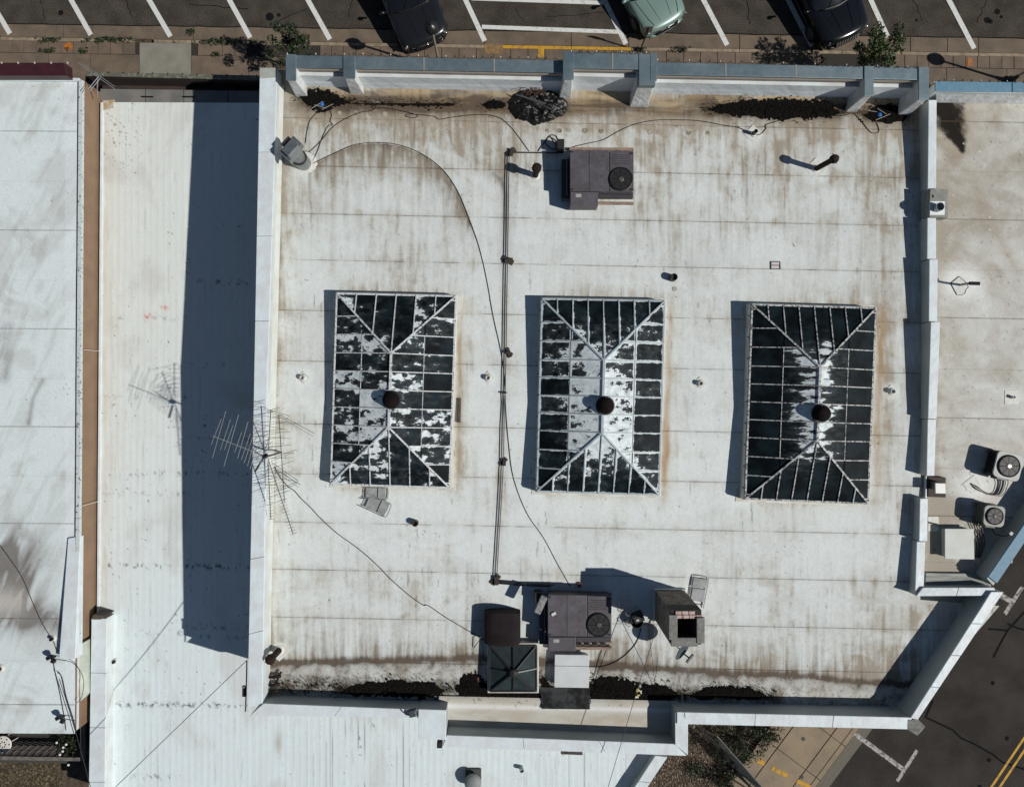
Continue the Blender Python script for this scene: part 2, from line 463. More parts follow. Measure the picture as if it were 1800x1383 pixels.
for t in range(-500, 320, 74):
    build('kerb_stone', MB().prism(quadxy(sdiag(3.3, 12, t + .5, t + 73.5), ZP), ZG - .02, ZP + .006), SIDEW, sw, bevel=.012)
    for o0, o1 in ((13, 35), (36, 98), (99, 130)):
        build('pavement_slab', MB().prism(quadxy(sdiag(o0, o1 - .9, t + .5 + RND.uniform(-.2, .2), t + 73.3), ZP), ZP - .05, ZP + RND.uniform(-.004, .004)), SIDEW, sw)
for pts in ([(1332, 1336), (1344, 1342)], [(1357, 1349), (1384, 1363)], [(1401, 1372), (1424, 1383)]):
    build('yellow_mark', strip(MB(), pts, 7, ZP + .005, ZP + .012, ZP), YEL, sw)
for (a, b) in ((1412, 1298), (1409, 1365)):
    build('water_valve_cover', MB().lathe(*P(a, b, ZP)[:2], ZP + .004, [(.075, 0), (.07, .015)], 12), STEELD, sw)
for pts, wd, mt in ([[(1497, 1285), (1587, 1351)], 8, LINEW2], [[(1612, 1318), (1577, 1372)], 6, LINEW2], [[(1758, 1045), (1783, 1060)], 9, LINEW2], [[(1797, 1031), (1766, 1079)], 7, LINEW2],
                    [[(1700, 1446), (1850, 1222)], 4, YEL], [[(1712, 1450), (1862, 1226)], 4, YEL]):
    build('road_marking', strip(MB(), pts, wd, ZG + .001, ZG + .005 + RND.uniform(0, .002), ZG), mt, side)
for pts in ([(1627, 1260), (1674, 1282), (1690, 1297), (1713, 1307), (1745, 1325), (1762, 1339), (1800, 1351), (1860, 1356)], [(1737, 1105), (1755, 1106), (1771, 1108)],
            [(1840, 1040), (1800, 1076), (1771, 1108), (1757, 1133), (1746, 1155)], [(1771, 1096), (1790, 1104), (1830, 1112)], [(1640, 1230), (1627, 1260)]):
    build('tar_seam', strip(MB(), pts, 3.4, ZG - .0015, ZG + .003 + RND.uniform(0, .002), ZG), TAR, side)
for (a, b) in ((1770, 1297), (1784, 1342), (1738, 1335), (1722, 1382), (1745, 1200)):
    build('oil_stain', MB().lathe(*P(a, b, ZG)[:2], ZG - .0015, [(.09, 0), (.08, .004)], 9), TAR, side)

# ================================================================== MAIN BUILDING
main = thing('commercial_building', 'large white flat-roofed building with three big skylights in the middle', 'building', P(900, 700, 0)[:2] + (ZG,))
YELCANT = M('aged_membrane_fillet', (.60, .64, .61), .6, col2=(.54, .54, .48), scale=2, grain=.07)
BLUEC = M('slate_blue_coping', (.135, .188, .215), .48, metal=.55, col2=(.215, .275, .295), scale=.9, grain=.12, gscale=7, spec=.6, bump=.25, bscale=2.5)
SHADEW = M('shaded_white_membrane', (.34, .38, .37), .6, col2=(.42, .46, .44), scale=1.2, bump=.2, bscale=6)  # white membrane greyed: shade on parapet faces turned from the sun, put into colour

YSOUTH = np.array([(440, 1178), (520, 1168), (720, 1162), (850, 1160), (1000, 1168), (1230, 1183), (1400, 1191), (1500, 1201), (1580, 1207), (1800, 1215)], float)
ARC = [(541, 292), (560, 284), (590, 268), (625, 255), (665, 251), (705, 257), (745, 273), (780, 300), (806, 338), (826, 385), (842, 432), (855, 490)]
def in_poly(px, py, poly):
    r = np.zeros(px.shape, bool)
    for (x0, y0), (x1, y1) in zip(poly, poly[1:] + poly[:1]):
        if y0 == y1: continue
        r ^= ((y0 > py) != (y1 > py)) & (px < (x1 - x0) * (py - y0) / (y1 - y0) + x0)
    return r
SKY = [((592.5, 516), (801.4, 521), (790, 856.5), (582, 850.5)), ((953, 525.5), (1168, 529.5), (1158, 869), (944, 863)), ((1322, 535.6), (1539, 542), (1525, 884.5), (1310, 876))]

SILT = [[(530, 172), (560, 177), (615, 182)], [(620, 183), (800, 185), (890, 185)], [(905, 190), (985, 190)], [(1250, 194), (1370, 192), (1475, 199)], [(1525, 203), (1592, 202)],
        [(500, 1208), (600, 1214), (690, 1209), (780, 1213)], [(805, 1209), (860, 1222), (950, 1234)], [(1040, 1212), (1110, 1220), (1190, 1222)], [(1220, 1221), (1300, 1217), (1350, 1224)]]
def main_colour(px, py, seamd):
    n1 = fbm(px / 13, py / 120, 1); n2 = fbm(px / 80, py / 62, 5); n3 = fbm(px / 5, py / 5, 9, 3); n4 = fbm(px / 24, py / 20, 13); n5 = fbm(px / 5.5, py / 70, 21)
    n6 = fbm(px / 10, py / 34, 25)
    yN = 190 + .018 * (px - 900)
    dN = py - yN
    yS = np.interp(px, YSOUTH[:, 0], YSOUTH[:, 1]) + 6 * (n4 - .5)
    dS = yS - py
    xw = 500 - .029 * (py - 180); xe = 1612 - .012 * (py - 250)
    ends = np.maximum(np.exp(-np.clip(dN, 0, 999) / 150), np.exp(-np.clip(dS, 0, 999) / 110))
    grime = (.25 + .75 * sst(.35, .75, n2)) * (.33 + .82 * ends)     # broad dirty and clean areas
    d = .07 + (.30 * sst(.40, .80, n2) * (.6 + .45 * n6) + .16 * sst(.4, .8, n4)) * (.6 + .6 * ends)
    d += .30 * sst(.50, .85, n1) * grime + .26 * sst(.55, .9, n5) * grime + .20 * (n3 - .5)
    d += .85 * np.exp(-np.clip(dN, 0, 999) / 42) * (.45 + .75 * n4) + .62 * np.exp(-np.clip(dN, 0, 999) / 115) * (.05 + n5 + .5 * (n6 - .5))
    d += .80 * np.exp(-np.clip(dS, 0, 999) / 55) * (.15 + .95 * n5)
    d += .55 * np.exp(-np.abs(px - xw) / 24) * (.3 + n6) + .42 * np.exp(-np.clip(xe - px, 0, 999) / 80) * (.05 + n2 + .6 * (n5 - .3))
    d += .30 * sst(560, 500, px) * sst(600, 300, py) * (.3 + n6)
    k = np.zeros_like(d)
    b = np.zeros_like(d)
    d += .30 * np.exp(-seamd / 8) * (.1 + n1)
    # the arc of dirt held by the cable
    da = seg_dist(px, py, ARC)
    inside = in_poly(px, py, ARC + [(541, 490)])
    arc = np.where(inside & (py < 470), np.exp(-da / 30) * (.25 + 1.1 * n6) * sst(480, 320, py), 0)
    d += 1.0 * arc
    k += .62 * arc * (.25 + n5) + np.where(inside & (py < 420), .30 * np.exp(-da / 5), 0) * (.3 + n6)
    da2 = seg_dist(px, py, [(782, 318), (800, 340), (815, 370), (826, 395)])
    k += .25 * np.exp(-(da2 / 2.5) ** 2)
    # beside the conduit
    dc = seg_dist(px, py, [(868, 306), (882, 318), (889, 345), (889, 400), (887, 470)])
    k += .42 * np.exp(-(dc / 4.5) ** 2) * (.5 + n1) * sst(480, 380, py) + .15 * np.exp(-(dc / 14) ** 2)
    d += .42 * np.exp(-((px - (893 - .02 * (py - 290))) / 10) ** 2) * (.2 + n1) * (py > 300) * (py < 1010)
    # dirt round the skylight kerbs, rust runs on their right
    rust = np.zeros_like(d)
    for q, s in enumerate(SKY):
        x0 = s[0][0]; x1 = s[1][0]; yt = s[0][1]; yb = s[2][1]
        d += .85 * np.exp(-np.clip(yt - py, 0, 99) / 20) * (py < yt + 10) * sst(x0 - 25, x0 + 40, px) * sst(x1 + 25, x1 - 30, px) * (.1 + 1.1 * n5)
        xr = x1 - (py - yt) * .034 + 11 + 5 * (n4 - .5)
        run = sst(yt - 25, yt + 40, py) * sst(yb + 45, yb - 60, py)
        rust += (.30, .75, .60)[q] * np.exp(-((px - xr) / (7, 7, 11)[q]) ** 2) * run * (.2 + 1.1 * n1)
        d += .40 * np.exp(-((px - xr - 4) / 15) ** 2) * run * (.3 + n1)
        d += .45 * np.exp(-np.clip(py - yb, 0, 99) / 9) * (py > yb - 8) * sst(x0 - 15, x0 + 20, px) * sst(x1 + 15, x1 - 20, px)
    for (x_, y0, y1, w_) in ((1183, 380, 530, 7), (808, 560, 860, 5), (835, 780, 900, 6), (1105, 740, 830, 8), (585, 270, 480, 6), (1540, 180, 520, 26), (1560, 560, 860, 9), (648, 150, 250, 2), (1290, 190, 260, 5)):
        d += .45 * np.exp(-((px - x_) / w_) ** 2) * sst(y0 - 30, y0 + 20, py) * sst(y1 + 40, y1 - 30, py) * (.2 + n1)
    d = np.clip(d, 0, 1.1) * (.58 + .36 * n5 + .30 * n4) + .10 * (n3 - .5)
    halo = np.zeros_like(d)
    for hx, hy, hr in ((533, 664, 17), (858, 664, 17), (1230, 674, 17), (1566, 688, 17), (1440, 302, 20), (943, 312, 17), (1325, 242, 17), (495, 1142, 15), (537, 296, 20)):
        halo += np.exp(-(np.hypot(px - hx, py - hy) / hr) ** 4)
    d = np.clip(d * (1 - .75 * np.clip(halo, 0, 1)), 0, 1)
    # gutter stains
    trough = 186 + .014 * (px - 900)
    gl = fbm(px / 70, py / 6, 33)
    k += np.exp(-((py - trough) / 15) ** 2) * (.18 + .85 * gl) * sst(490, 560, px)
    k += .40 * np.exp(-np.clip(dN, 0, 999) / 20) * n4 * (py > trough) + .18 * np.exp(-np.clip(dN, 0, 999) / 60) * sst(.5, .95, n5)
    k += np.where(py < trough, .50 * sst(.42, .85, fbm(px / 50, py / 11, 41)), 0) * sst(490, 540, px)
    k += np.where(dS > 0, 1.0 * sst(15, 4, dS) * (.55 + .7 * n6) + .50 * np.exp(-np.clip(dS, 0, 999) / 24) * (.15 + n5) + .40 * np.exp(-np.clip(dS, 0, 999) / 32) * sst(.25, .95, n5), 0)
    below = dS < 0
    k += np.where(below, .75 * np.exp(dS / 6) + .45 * sst(.42, .85, n4) * (.4 + n6), 0)
    k += .16 * sst(.62, .95, n5) * sst(.45, .75, n2) * (.35 + .7 * ends) + .10 * sst(.6, .95, n6) * grime
    d = np.where(below, .30 + .6 * n2 * n4 + .3 * n6, d)
    lit = sst(.50, .64, fbm(px / 2.4, py / 2.4, 51, 3) - .22 + .34 * sst(.35, .75, fbm(px / 38, py / 12, 52)) * sst(-4, -40, dS))
    b += np.where(below, lit * .38, 0)
    # silt round the standing debris
    for pl in SILT:
        q = seg_dist(px, py, pl)
        k += .75 * np.exp(-np.clip(q - 6, 0, 999) / 8) * (.35 + .8 * n4) ; b += .12 * np.exp(-np.clip(q - 8, 0, 999) / 4) * n3
    # thin dark streaks down the slope
    b += .42 * sst(.86, .97, fbm(px / 3.0, py / 45, 61)) * sst(.5, .7, fbm(px / 90, py / 70, 62))
    # specks
    b += .8 * sst(.93, .97, vnoise(px / 2.2, py / 2.5, 71)) * sst(.55, .85, fbm(px / 38, py / 38, 72)) + .22 * sst(.90, .96, vnoise(px / 2.4, py / 5.5, 73)) * sst(.35, .6, n2)
    k += .95 * np.exp(-(seamd / .75) ** 2) * (.30 + .85 * fbm(px / 22, py / 80, 81)) * sst(.15, .5, fbm(px / 50, py / 200, 82))
    k = np.clip(k, 0, 1); b = np.clip(b, 0, 1); rust = np.clip(rust, 0, .8)
    base = np.array([.685, .735, .722])[None] * (1 + .13 * (n4 - .5) + .10 * (n3 - .5) + .05 * (n1 - .5))[:, None]
    tan = np.array([.350, .313, .252]); dark = np.array([.085, .062, .044]); blk = np.array([.022, .02, .018])
    gold = np.array([.47, .36, .215]); rc = np.array([.33, .21, .10])
    c = base * (1 - d[:, None]) + tan * d[:, None]
    c = c * (1 - rust[:, None]) + rc * rust[:, None]
    g = np.where(py < trough + 12, .90 * sst(.20, .65, fbm(px / 50, py / 12, 91)), .35 * np.exp(-np.clip(py - trough - 12, 0, 999) / 25) * n4) * sst(500, 540, px)
    c = c * (1 - g[:, None]) + gold * g[:, None]
    c = c * (1 - .9 * k[:, None]) + dark * .9 * k[:, None]
    return np.clip(c * (1 - b[:, None]) + blk * b[:, None], .01, .9)

roof = build('roof', MB().prism(quadxy([(470, 170), (1625, 180), (1600, 1035), (1720, 1040), (1590, 1240), (1190, 1225), (1185, 1290), (790, 1280), (780, 1225), (450, 1220)], 5.0), 4.7, 4.9), WHITE, main)
ROOFM = VC('roof_membrane', .75, .09, 30, .28, 9, .08)
SEAM = [140, 215, 299, 383, 464, 553, 642, 752, 840, 925, 1008, 1092, 1168, 1232]

def v_of(py):
    z = 5.3
    for _ in range(4):
        v = -(py - CY) * (HC - z) / F
        z = 5.5 - .45 * abs(v + .26) / 9.3
    return v
def xlim(py):
    w = 500 - .029 * (py - 180) - 13
    e = np.where(py < 1040, 1622 - .010 * (py - 600), np.interp(py, [1040, 1047, 1245], [1622, 1757, 1590]))
    return w, e

for k in range(len(SEAM) - 1):
    va, vb = v_of(SEAM[k]), v_of(SEAM[k + 1])
    rows = np.concatenate([[va, va - .011, va - .024], np.arange(va - .050, vb + .045, -.037), [vb + .024, vb + .011, vb]])
    pyc = CY - rows * F / 22.6
    pyc = np.array([CY - r * F / (HC - (5.5 - .45 * abs(r + .26) / 9.3)) for r in rows])
    w, e = xlim(pyc)
    t = np.linspace(0, 1, 560)
    dsc = (HC - (5.5 - .45 * np.abs(rows + .26) / 9.3)) / F
    X = ((w - CX) * dsc)[:, None] * (1 - t) + ((e - CX) * dsc)[:, None] * t
    V = np.repeat(rows[:, None], 560, 1)
    Y = V - .02 * X
    Z = 5.5 - .45 * np.abs(V + .26) / 9.3
    px = CX + X * F / (HC - Z); py = CY - Y * F / (HC - Z)
    seamd = np.minimum(np.abs(V - va), np.abs(V - vb)) * F / 22.6
    if k == 0: seamd = np.abs(V - vb) * F / 22.6
    cols = main_colour(px.ravel(), py.ravel(), seamd.ravel())
    # laps, wrinkles, the fillets along the front and back
    low = va if (va + vb) / 2 > -.26 else vb
    Z = Z + .007 * np.exp(-np.abs(V - low) / .05) + .010 * (fbm(X * 1.1, Y * .5, 7) - .5) * (k not in (0,))
    Z = Z + np.clip(V - 9.22, 0, 1) * .45 + np.where(V < -9.1, .03 * np.sin(np.clip((-9.1 - V) / .35, 0, 1) * math.pi), 0)
    grid_obj('membrane_sheet', X, Y, Z, cols, ROOFM, roof, smooth=True)

# patch of floor in the bay at the back
def simple_floor(name, x0, x1, y0, y1, z, colf, mat, parent, step=.04, skew=.02, ztilt=None, **kw):
    a = P(x0, y0, z); c = P(x1, y1, z)
    nx = max(2, int((c[0] - a[0]) / step)); ny = max(2, int((a[1] - c[1]) / step))
    X, Y = np.meshgrid(np.linspace(a[0], c[0], nx), np.linspace(a[1], c[1], ny))
    Y = Y - skew * (X - a[0])
    Z = np.full(X.shape, z)
    if ztilt is not None: Z = Z + ztilt(X, Y)
    px = CX + X * F / (HC - z); py = CY - Y * F / (HC - z)
    return grid_obj(name, X, Y, Z, colf(px.ravel(), py.ravel()), mat, parent, smooth=True, **kw)
def bay_colour(px, py):
    n = fbm(px / 30, py / 9, 3); n2 = fbm(px / 5, py / 5, 4)
    q = np.clip(.35 + .8 * (n - .4), 0, 1)
    c = np.array([.52, .51, .46]) * (1 - q[:, None]) + np.array([.39, .34, .26]) * q[:, None]
    yy = py - .02 * (px - 790)
    lip = np.exp(-((yy - 1241) / 5) ** 2)
    c = c * (1 - lip[:, None]) + np.array([.66, .66, .64]) * lip[:, None]
    s = sst(.80, .9, n2) * sst(1250, 1228, yy) * .7
    return c * (1 - s[:, None]) + .03 * s[:, None]
def bay_h(X, Y):
    vv = Y + .02 * X
    return .05 * np.exp(-((vv + 9.72) / .10) ** 2) - .02
simple_floor('membrane_sheet', 772, 1192, 1223, 1300, 5.12, bay_colour, ROOFM, roof, ztilt=bay_h)

WALLM = M('white_painted_brick_wall', (.55, .55, .52), .8, col2=(.42, .41, .37), scale=2, grain=.1)
body = [(460, 121, 5.75), (500, 110, 5.75), (1640, 128, 5.75), (1640, 180, 5.6), (1612, 1040, 5.6), (1750, 1036, 5.9), (1605, 1276, 5.9), (1206, 1272, 5.85), (1206, 1320, 5.8), (782, 1305, 5.8), (736, 1296, 5.8), (736, 1254, 5.8), (440, 1254, 5.8)]
build('wall', MB().prism([P(*b)[:2] for b in body], ZG - .02, 4.72), WALLM, main)

def para(name, outer, inner, mat, cop_mat, pieces=1, z0=4.6, th=.05, oh=.025, parent=main, facing=None):
    """parapet between an outer and an inner line of (px, py, z_top); coping pieces on it"""
    po = [P(*o) for o in outer]; pi = [P(*i) for i in inner]
    mb = MB()
    for i in range(len(po) - 1):
        q = [po[i], po[i + 1], pi[i + 1], pi[i]]
        mb.prism([a[:2] for a in q], z0, [a[2] - th for a in q])
    pr = build(name, mb, mat, parent)
    for i in range(len(po) - 1):
        n = pieces if not hasattr(pieces, '__len__') else pieces[i]
        for j in range(n):
            t0, t1 = j / n, (j + 1) / n
            L_ = (Vector(po[i + 1]) - Vector(po[i])).length
            e = .006 / L_
            t0 += e * (j > 0); t1 -= e * (j < n - 1)
            A = Vector(po[i]).lerp(Vector(po[i + 1]), t0); B = Vector(po[i]).lerp(Vector(po[i + 1]), t1)
            C = Vector(pi[i]).lerp(Vector(pi[i + 1]), t1); D = Vector(pi[i]).lerp(Vector(pi[i + 1]), t0)
            for s_, q_ in ((A, D), (B, C)):
                d = (s_ - q_); d.z = 0; d.normalize(); s_ += d * oh; q_ -= d * oh
            q = [A, B, C, D]
            build('coping', MB().prism([a[:2] for a in q], [a.z - th + .003 for a in q], [a.z + RND.uniform(-.003, .003) for a in q]), cop_mat, pr, bevel=.012)
    return pr

# west parapet (rises to the middle with the roof)
para('parapet', [(458, 122, 5.74), (447, 715, 6.24), (436, 1244, 5.78)], [(486, 121, 5.74), (467, 715, 6.24), (460, 1236, 5.78)], WHITE, WHITE2, pieces=[4, 4])
build('fillet_strip', MB().add([P(485.5, 150, 5.62), P(468, 715, 6.08), P(461, 1232, 5.6), R(499, 150, .012), R(485, 715, .012), R(474, 1215, .012)], [(0, 1, 4, 3), (1, 2, 5, 4)]), YELCANT, main)
build('corner_cap', MB().prism(quadxy([(456.5, 120), (486.5, 119.5), (486, 147), (456.5, 147)], 5.74), 5.68, 5.755), M('grey_cap', (.40, .42, .38), .7, col2=(.3, .32, .28), scale=4), main, bevel=.01)
# south
para('parapet', [(440, 1256.5, 5.75), (735, 1260, 5.75)], [(462, 1237, 5.75), (735, 1248, 5.75)], SHADEW, WHITE2, pieces=2)
para('parapet', [(735.5, 1297.5, 5.80), (784, 1298.5, 5.80)], [(735.5, 1247.5, 5.80), (784, 1249, 5.80)], SHADEW, WHITE2)
para('parapet', [(778, 1310.5, 5.77), (1206, 1327, 5.77)], [(785, 1293, 5.77), (1187, 1308, 5.77)], SHADEW, WHITE2, pieces=3)
para('parapet', [(1208, 1254, 5.82), (1208, 1326, 5.82)], [(1188, 1252, 5.82), (1188, 1309.5, 5.82)], SHADEW, WHITE2)
para('parapet', [(1190, 1270.5, 5.86), (1600, 1280, 5.88)], [(1190, 1252.5, 5.86), (1603, 1262, 5.88)], SHADEW, WHITE2, pieces=3)
para('parapet', [(1612, 1264, 5.90), (1763, 1040, 5.94)], [(1602, 1262, 5.90), (1744, 1040, 5.94)], SHADEW, WHITE2, pieces=4)
build('corner_block', MB().prism(quadxy([(1594, 1263), (1612, 1262), (1626, 1276), (1612, 1292), (1593, 1281)], 5.85), 5.5, 5.885), M('grey_stone_block', (.22, .22, .20), .9, col2=(.12, .12, .11), scale=9, bump=.5), main, bevel=.02)
# east, stepped like the party wall
EP = [((1633, 1646), 176, (1631.5, 1645), 331, 5.60), ((1631, 1645), 383, (1630.5, 1645), 455, 5.70), ((1634.5, 1648), 456, (1633.5, 1647), 565, 5.80), ((1637, 1652), 566, (1632, 1646), 736, 5.92), ((1631.5, 1645), 737, (1629.5, 1642), 836, 5.84), ((1618, 1630.5), 876, (1616.5, 1629.5), 951, 5.72), ((1612.5, 1626), 952, (1609, 1623), 1046, 5.62)]
for (a0, b0), y0, (a1, b1), y1, z in EP:
    para('parapet', [(b0, y0, z), (b1, y1, z)], [(a0, y0, z), (a1, y1, z)], SHADEW, WHITE2, th=.04, oh=.01)
para('parapet', [(1632, 331, 5.52), (1630, 383, 5.52)], [(1631, 331, 5.52), (1629, 383, 5.52)], SHADEW, WHITE2, oh=.005)
para('parapet', [(1629, 836, 5.5), (1629, 876, 5.5)], [(1627.5, 836, 5.5), (1627, 876, 5.5)], SHADEW, WHITE2, oh=.005)
para('parapet', [(1622, 1033, 5.70), (1748, 1033, 5.85)], [(1611, 1047, 5.70), (1752, 1046, 5.85)], SHADEW, WHITE2, pieces=2, oh=.01)

# north parapet with piers and slate-blue metal coping
def rbox(mb, x0, x1, v0, v1, z0, z1):
    return mb.prism([(x0, v0 - .02 * x0), (x1, v0 - .02 * x1), (x1, v1 - .02 * x1), (x0, v1 - .02 * x0)], z0, z1)
wx = lambda px, z: (px - CX) * (HC - z) / F
BAND = M('taupe_fascia', (.25, .205, .185), .7, col2=(.16, .13, .12), scale=3, grain=.1)
northp = []
def nsec(x0, x1, z, vi, vo, n):
    a, b = wx(x0, z), wx(x1, z)
    vt = vi + .13
    pr = build('parapet', rbox(rbox(MB(), a, b, vi, vo, 4.6, z - .34), a + .003, b - .003, vt, vo - .004, z - .35, z - .03), WHITE, main)
    build('fascia', rbox(MB(), a + .02, b - .02, vt - .022, vt - .002, z - .335, z - .04), BAND, pr)
    build('drip_edge', rbox(MB(), a + .02, b - .02, vt - .035, vt - .024, z - .20, z - .12), M('drip_edge_pale', (.36, .32, .27), .6), pr)
    for j in range(n):
        c, d = a + (b - a) * j / n, a + (b - a) * (j + 1) / n
        build('coping', rbox(MB(), c + .004, d - .004, vt - .045, vo + .03, z - .028, z + .018 + RND.uniform(0, .004)), BLUEC, pr, bevel=.01)
        if j: build('coping_joint', rbox(MB(), c - .02, c + .02, vt - .05, vo + .034, z - .03, z + .028), M('rusty_joint', (.30, .24, .17), .7, col2=(.2, .24, .25), scale=12), pr)
    # the membrane turned up the inner face, with its lap and wrinkles
    xs = np.linspace(a, b, max(3, int((b - a) / .06))); zs = np.linspace(0, 1, 16)
    X, T = np.meshgrid(xs, zs)
    Zf = 5.02 + (z - .32 - 5.02) * T
    Vf = vi - .012 - .075 * (1 - T) ** 3 - .022 * fbm(X * 3 + Zf * 2.5, Zf * 1.2, 77) * (1 - .5 * T) - .01 * (T < .5)
    Yf = Vf - .02 * X
    n_ = fbm(X * 1.5, Zf * 4, 78).ravel(); st = sst(.3, .0, T.ravel()) * .55
    cc = np.array([.62, .66, .67]) * (1 - st[:, None]) + np.array([.45, .38, .28]) * st[:, None]
    cc = cc * (.88 + .22 * n_[:, None])
    grid_obj('upturned_membrane', X, Yf, Zf, cc, ROOFM, pr, smooth=True)
    return pr
nsec(505, 607, 6.15, 9.62, 10.05, 1)
nsec(622, 992, 6.15, 9.62, 10.05, 3)
cen = nsec(1006, 1147, 6.38, 9.66, 10.20, 2)
nsec(1152, 1522, 6.15, 9.62, 10.05, 3)
nsec(1533, 1617, 6.15, 9.62, 10.05, 1)
for x0, x1, z, v0, v1 in ((503, 520, 6.19, 9.32, 10.09), (604, 624, 6.19, 9.42, 10.08), (990, 1008, 6.42, 9.42, 10.24), (1144, 1154, 6.42, 9.42, 10.24), (1519.5, 1535, 6.19, 9.2, 10.08), (1615, 1632, 6.19, 9.12, 10.09)):
    a, b = wx(x0, z), wx(x1, z)
    pr = build('pier', MB().add([(a - .06, v0 - .05 - .02 * a, 4.95), (b + .06, v0 - .05 - .02 * b, 4.95), (b + .04, 9.9 - .02 * b, 4.95), (a, 9.9 - .02 * a, 4.95),
                                 (a + .02, v0 - .02 * a, z - .03), (b - .02, v0 - .02 * b, z - .03), (b - .02, v1 - .04 - .02 * b, z - .03), (a + .02, v1 - .04 - .02 * a, z - .03)],
                               [(3, 2, 1, 0), (4, 5, 6, 7), (0, 1, 5, 4), (1, 2, 6, 5), (2, 3, 7, 6), (3, 0, 4, 7)]), M('wrinkled_membrane', (.64, .67, .68), .5, col2=(.5, .5, .48), scale=3, bump=.9, bscale=7), main, bevel=.03)
    build('coping', rbox(MB(), a - .01, b + .01, v0 - .02, v1, z - .028, z + .016), BLUEC, pr, bevel=.01)
for x0, x1 in ((1004, 1022), (1118, 1149)):
    z = 6.2; a, b = wx(x0, z), wx(x1, z)
    if x0 == 1118: build('pier', MB().add([(a - .02, 9.16 - .02 * a, 4.95), (b + .06, 9.16 - .02 * b, 4.95), (b + .02, 9.9 - .02 * b, 4.95), (a, 9.9 - .02 * a, 4.95), (a + .02, 9.30 - .02 * a, z), (b - .02, 9.30 - .02 * b, z), (b - .02, 9.8 - .02 * b, z), (a + .02, 9.8 - .02 * a, z)], [(3, 2, 1, 0), (4, 5, 6, 7), (0, 1, 5, 4), (1, 2, 6, 5), (2, 3, 7, 6), (3, 0, 4, 7)]), MATS['wrinkled_membrane'], main, bevel=.03)
    if x0 == 1118: build('coping', rbox(MB(), a + .05, b + .01, 9.28, 10.21, 6.2, 6.425), BLUEC, main, bevel=.01)

# ================================================================== LEFT NEIGHBOUR
left = thing('neighbour_building', 'long white roof with tan side wall and maroon front coping at far left', 'building', P(0, 700, 0)[:2] + (ZG,))
TAN = M('tan_painted_wall', (.245, .160, .100), .85, col2=(.205, .135, .086), scale=1.5, grain=.10, gscale=25)
outl = [(-260, 137), (143.6, 139), (137.4, 1128), (133, 1131), (131, 1286), (-260, 1280)]
build('wall', MB().prism(quadxy(outl, 3.30), ZG - .02, 3.205), TAN, left)
lroof = build('roof', MB().prism(quadxy([(-260, 139), (139, 141), (133, 1284), (-260, 1278)], 3.28), 3.1, 3.2), WHITE, left)
LS = [136, 229, 316, 403, 490, 576, 662, 748, 833, 918, 1000, 1085, 1158, 1236, 1286]
def left_colour(px, py):
    n2 = fbm(px / 60, py / 50, 101); n3 = fbm(px / 7, py / 7, 102); n4 = fbm((px + .45 * py) / 16, (py - .45 * px) / 90, 103)
    d = .10 + .35 * sst(.45, .75, n2) + .30 * sst(.55, .8, n4) + .1 * (n3 - .5)
    sm = np.exp(-(np.hypot((px - 10) / 60, (py - 1010) / 75)) ** 2) * 1.5 + np.exp(-(np.hypot((px - 70) / 65, (py - 1088) / 22)) ** 2) * 1.0
    sm = sm * (.05 + 1.1 * fbm((px + .4 * py) / 16, (py - .4 * px) / 60, 104))
    w = seg_dist(px, py, [(14, 575), (6, 660)]); sm += .6 * np.exp(-(w / 12) ** 2) * fbm((px + .3 * py) / 5, (py - .3 * px) / 50, 108)
    w = seg_dist(px, py, [(75, 668), (58, 700), (50, 745)]); sm += .35 * np.exp(-(w / 4) ** 2)
    sm = np.clip(sm * 1.25, 0, .82)
    cl = np.exp(-(np.hypot((px - 12) / 34, (py - 1058) / 26)) ** 2)
    d = np.clip(d, 0, 1)
    c = np.array([.655, .728, .732]) * (1 - d[:, None]) + np.array([.43, .44, .41]) * d[:, None]
    c = c * (1 - sm[:, None]) + np.array([.11, .085, .07]) * sm[:, None]
    c = c * (1 - .7 * cl[:, None]) + np.array([.55, .52, .47]) * .7 * cl[:, None]
    lt = sst(113, 116, px) * .35
    c = c * (1 - lt[:, None]) + np.array([.72, .77, .80]) * lt[:, None]
    s = sst(.95, .97, vnoise(px / 2.2, py / 2.2, 105)) * sst(.5, .8, fbm(px / 50, py / 50, 107)) * .6
    return c * (1 - s[:, None]) + .05 * s[:, None]
for k in range(len(LS) - 1):
    def lc(px, py, k=k):
        c = left_colour(px, py)
        yy = py - .006 * px
        e = np.exp(-((yy - LS[k]) / 1.5) ** 2) * (.55 + .6 * fbm(px / 20, py / 50, 106))
        return c * (1 - e[:, None]) + .09 * e[:, None]
    simple_floor('membrane_sheet', -120, 138.5 - .0062 * (LS[k] - 140), LS[k], LS[k + 1] + 1.5, 3.215 + .005 * (k % 2), lc, ROOFM, lroof, skew=.006, step=.045)
PEEL = M('peeling_pale_green_edge', (.54, .59, .58), .6, col2=(.12, .13, .11), scale=14, sharp=(.58, .66))
for j in range(9):
    y0, y1 = 141 + j * 110, 141 + (j + 1) * 110 - .6
    xo = lambda y: 145.2 - .0066 * (y - 140)
    build('coping', MB().prism(quadxy([(xo(y0) - 7.5, y0), (xo(y0), y0), (xo(y1), y1), (xo(y1) - 7.5, y1)], 3.33), 3.21, 3.325 + RND.uniform(-.004, .004)), PEEL, left, bevel=.008)
build('coping_groove', MB().prism(quadxy([(136.6, 141), (138.0, 141), (131.2, 1130), (130, 1130)], 3.25), 3.1, 3.236), TAR, left)
MAROON = M('maroon_metal', (.050, .013, .017), .45, col2=(.035, .010, .013), scale=3)
pm = build('front_parapet', MB().prism(quadxy([(-260, 111), (114, 111), (115, 132), (-260, 132)], 3.72), 3.3, [3.74, 3.74, 3.66, 3.66]), MAROON, left, bevel=.01)
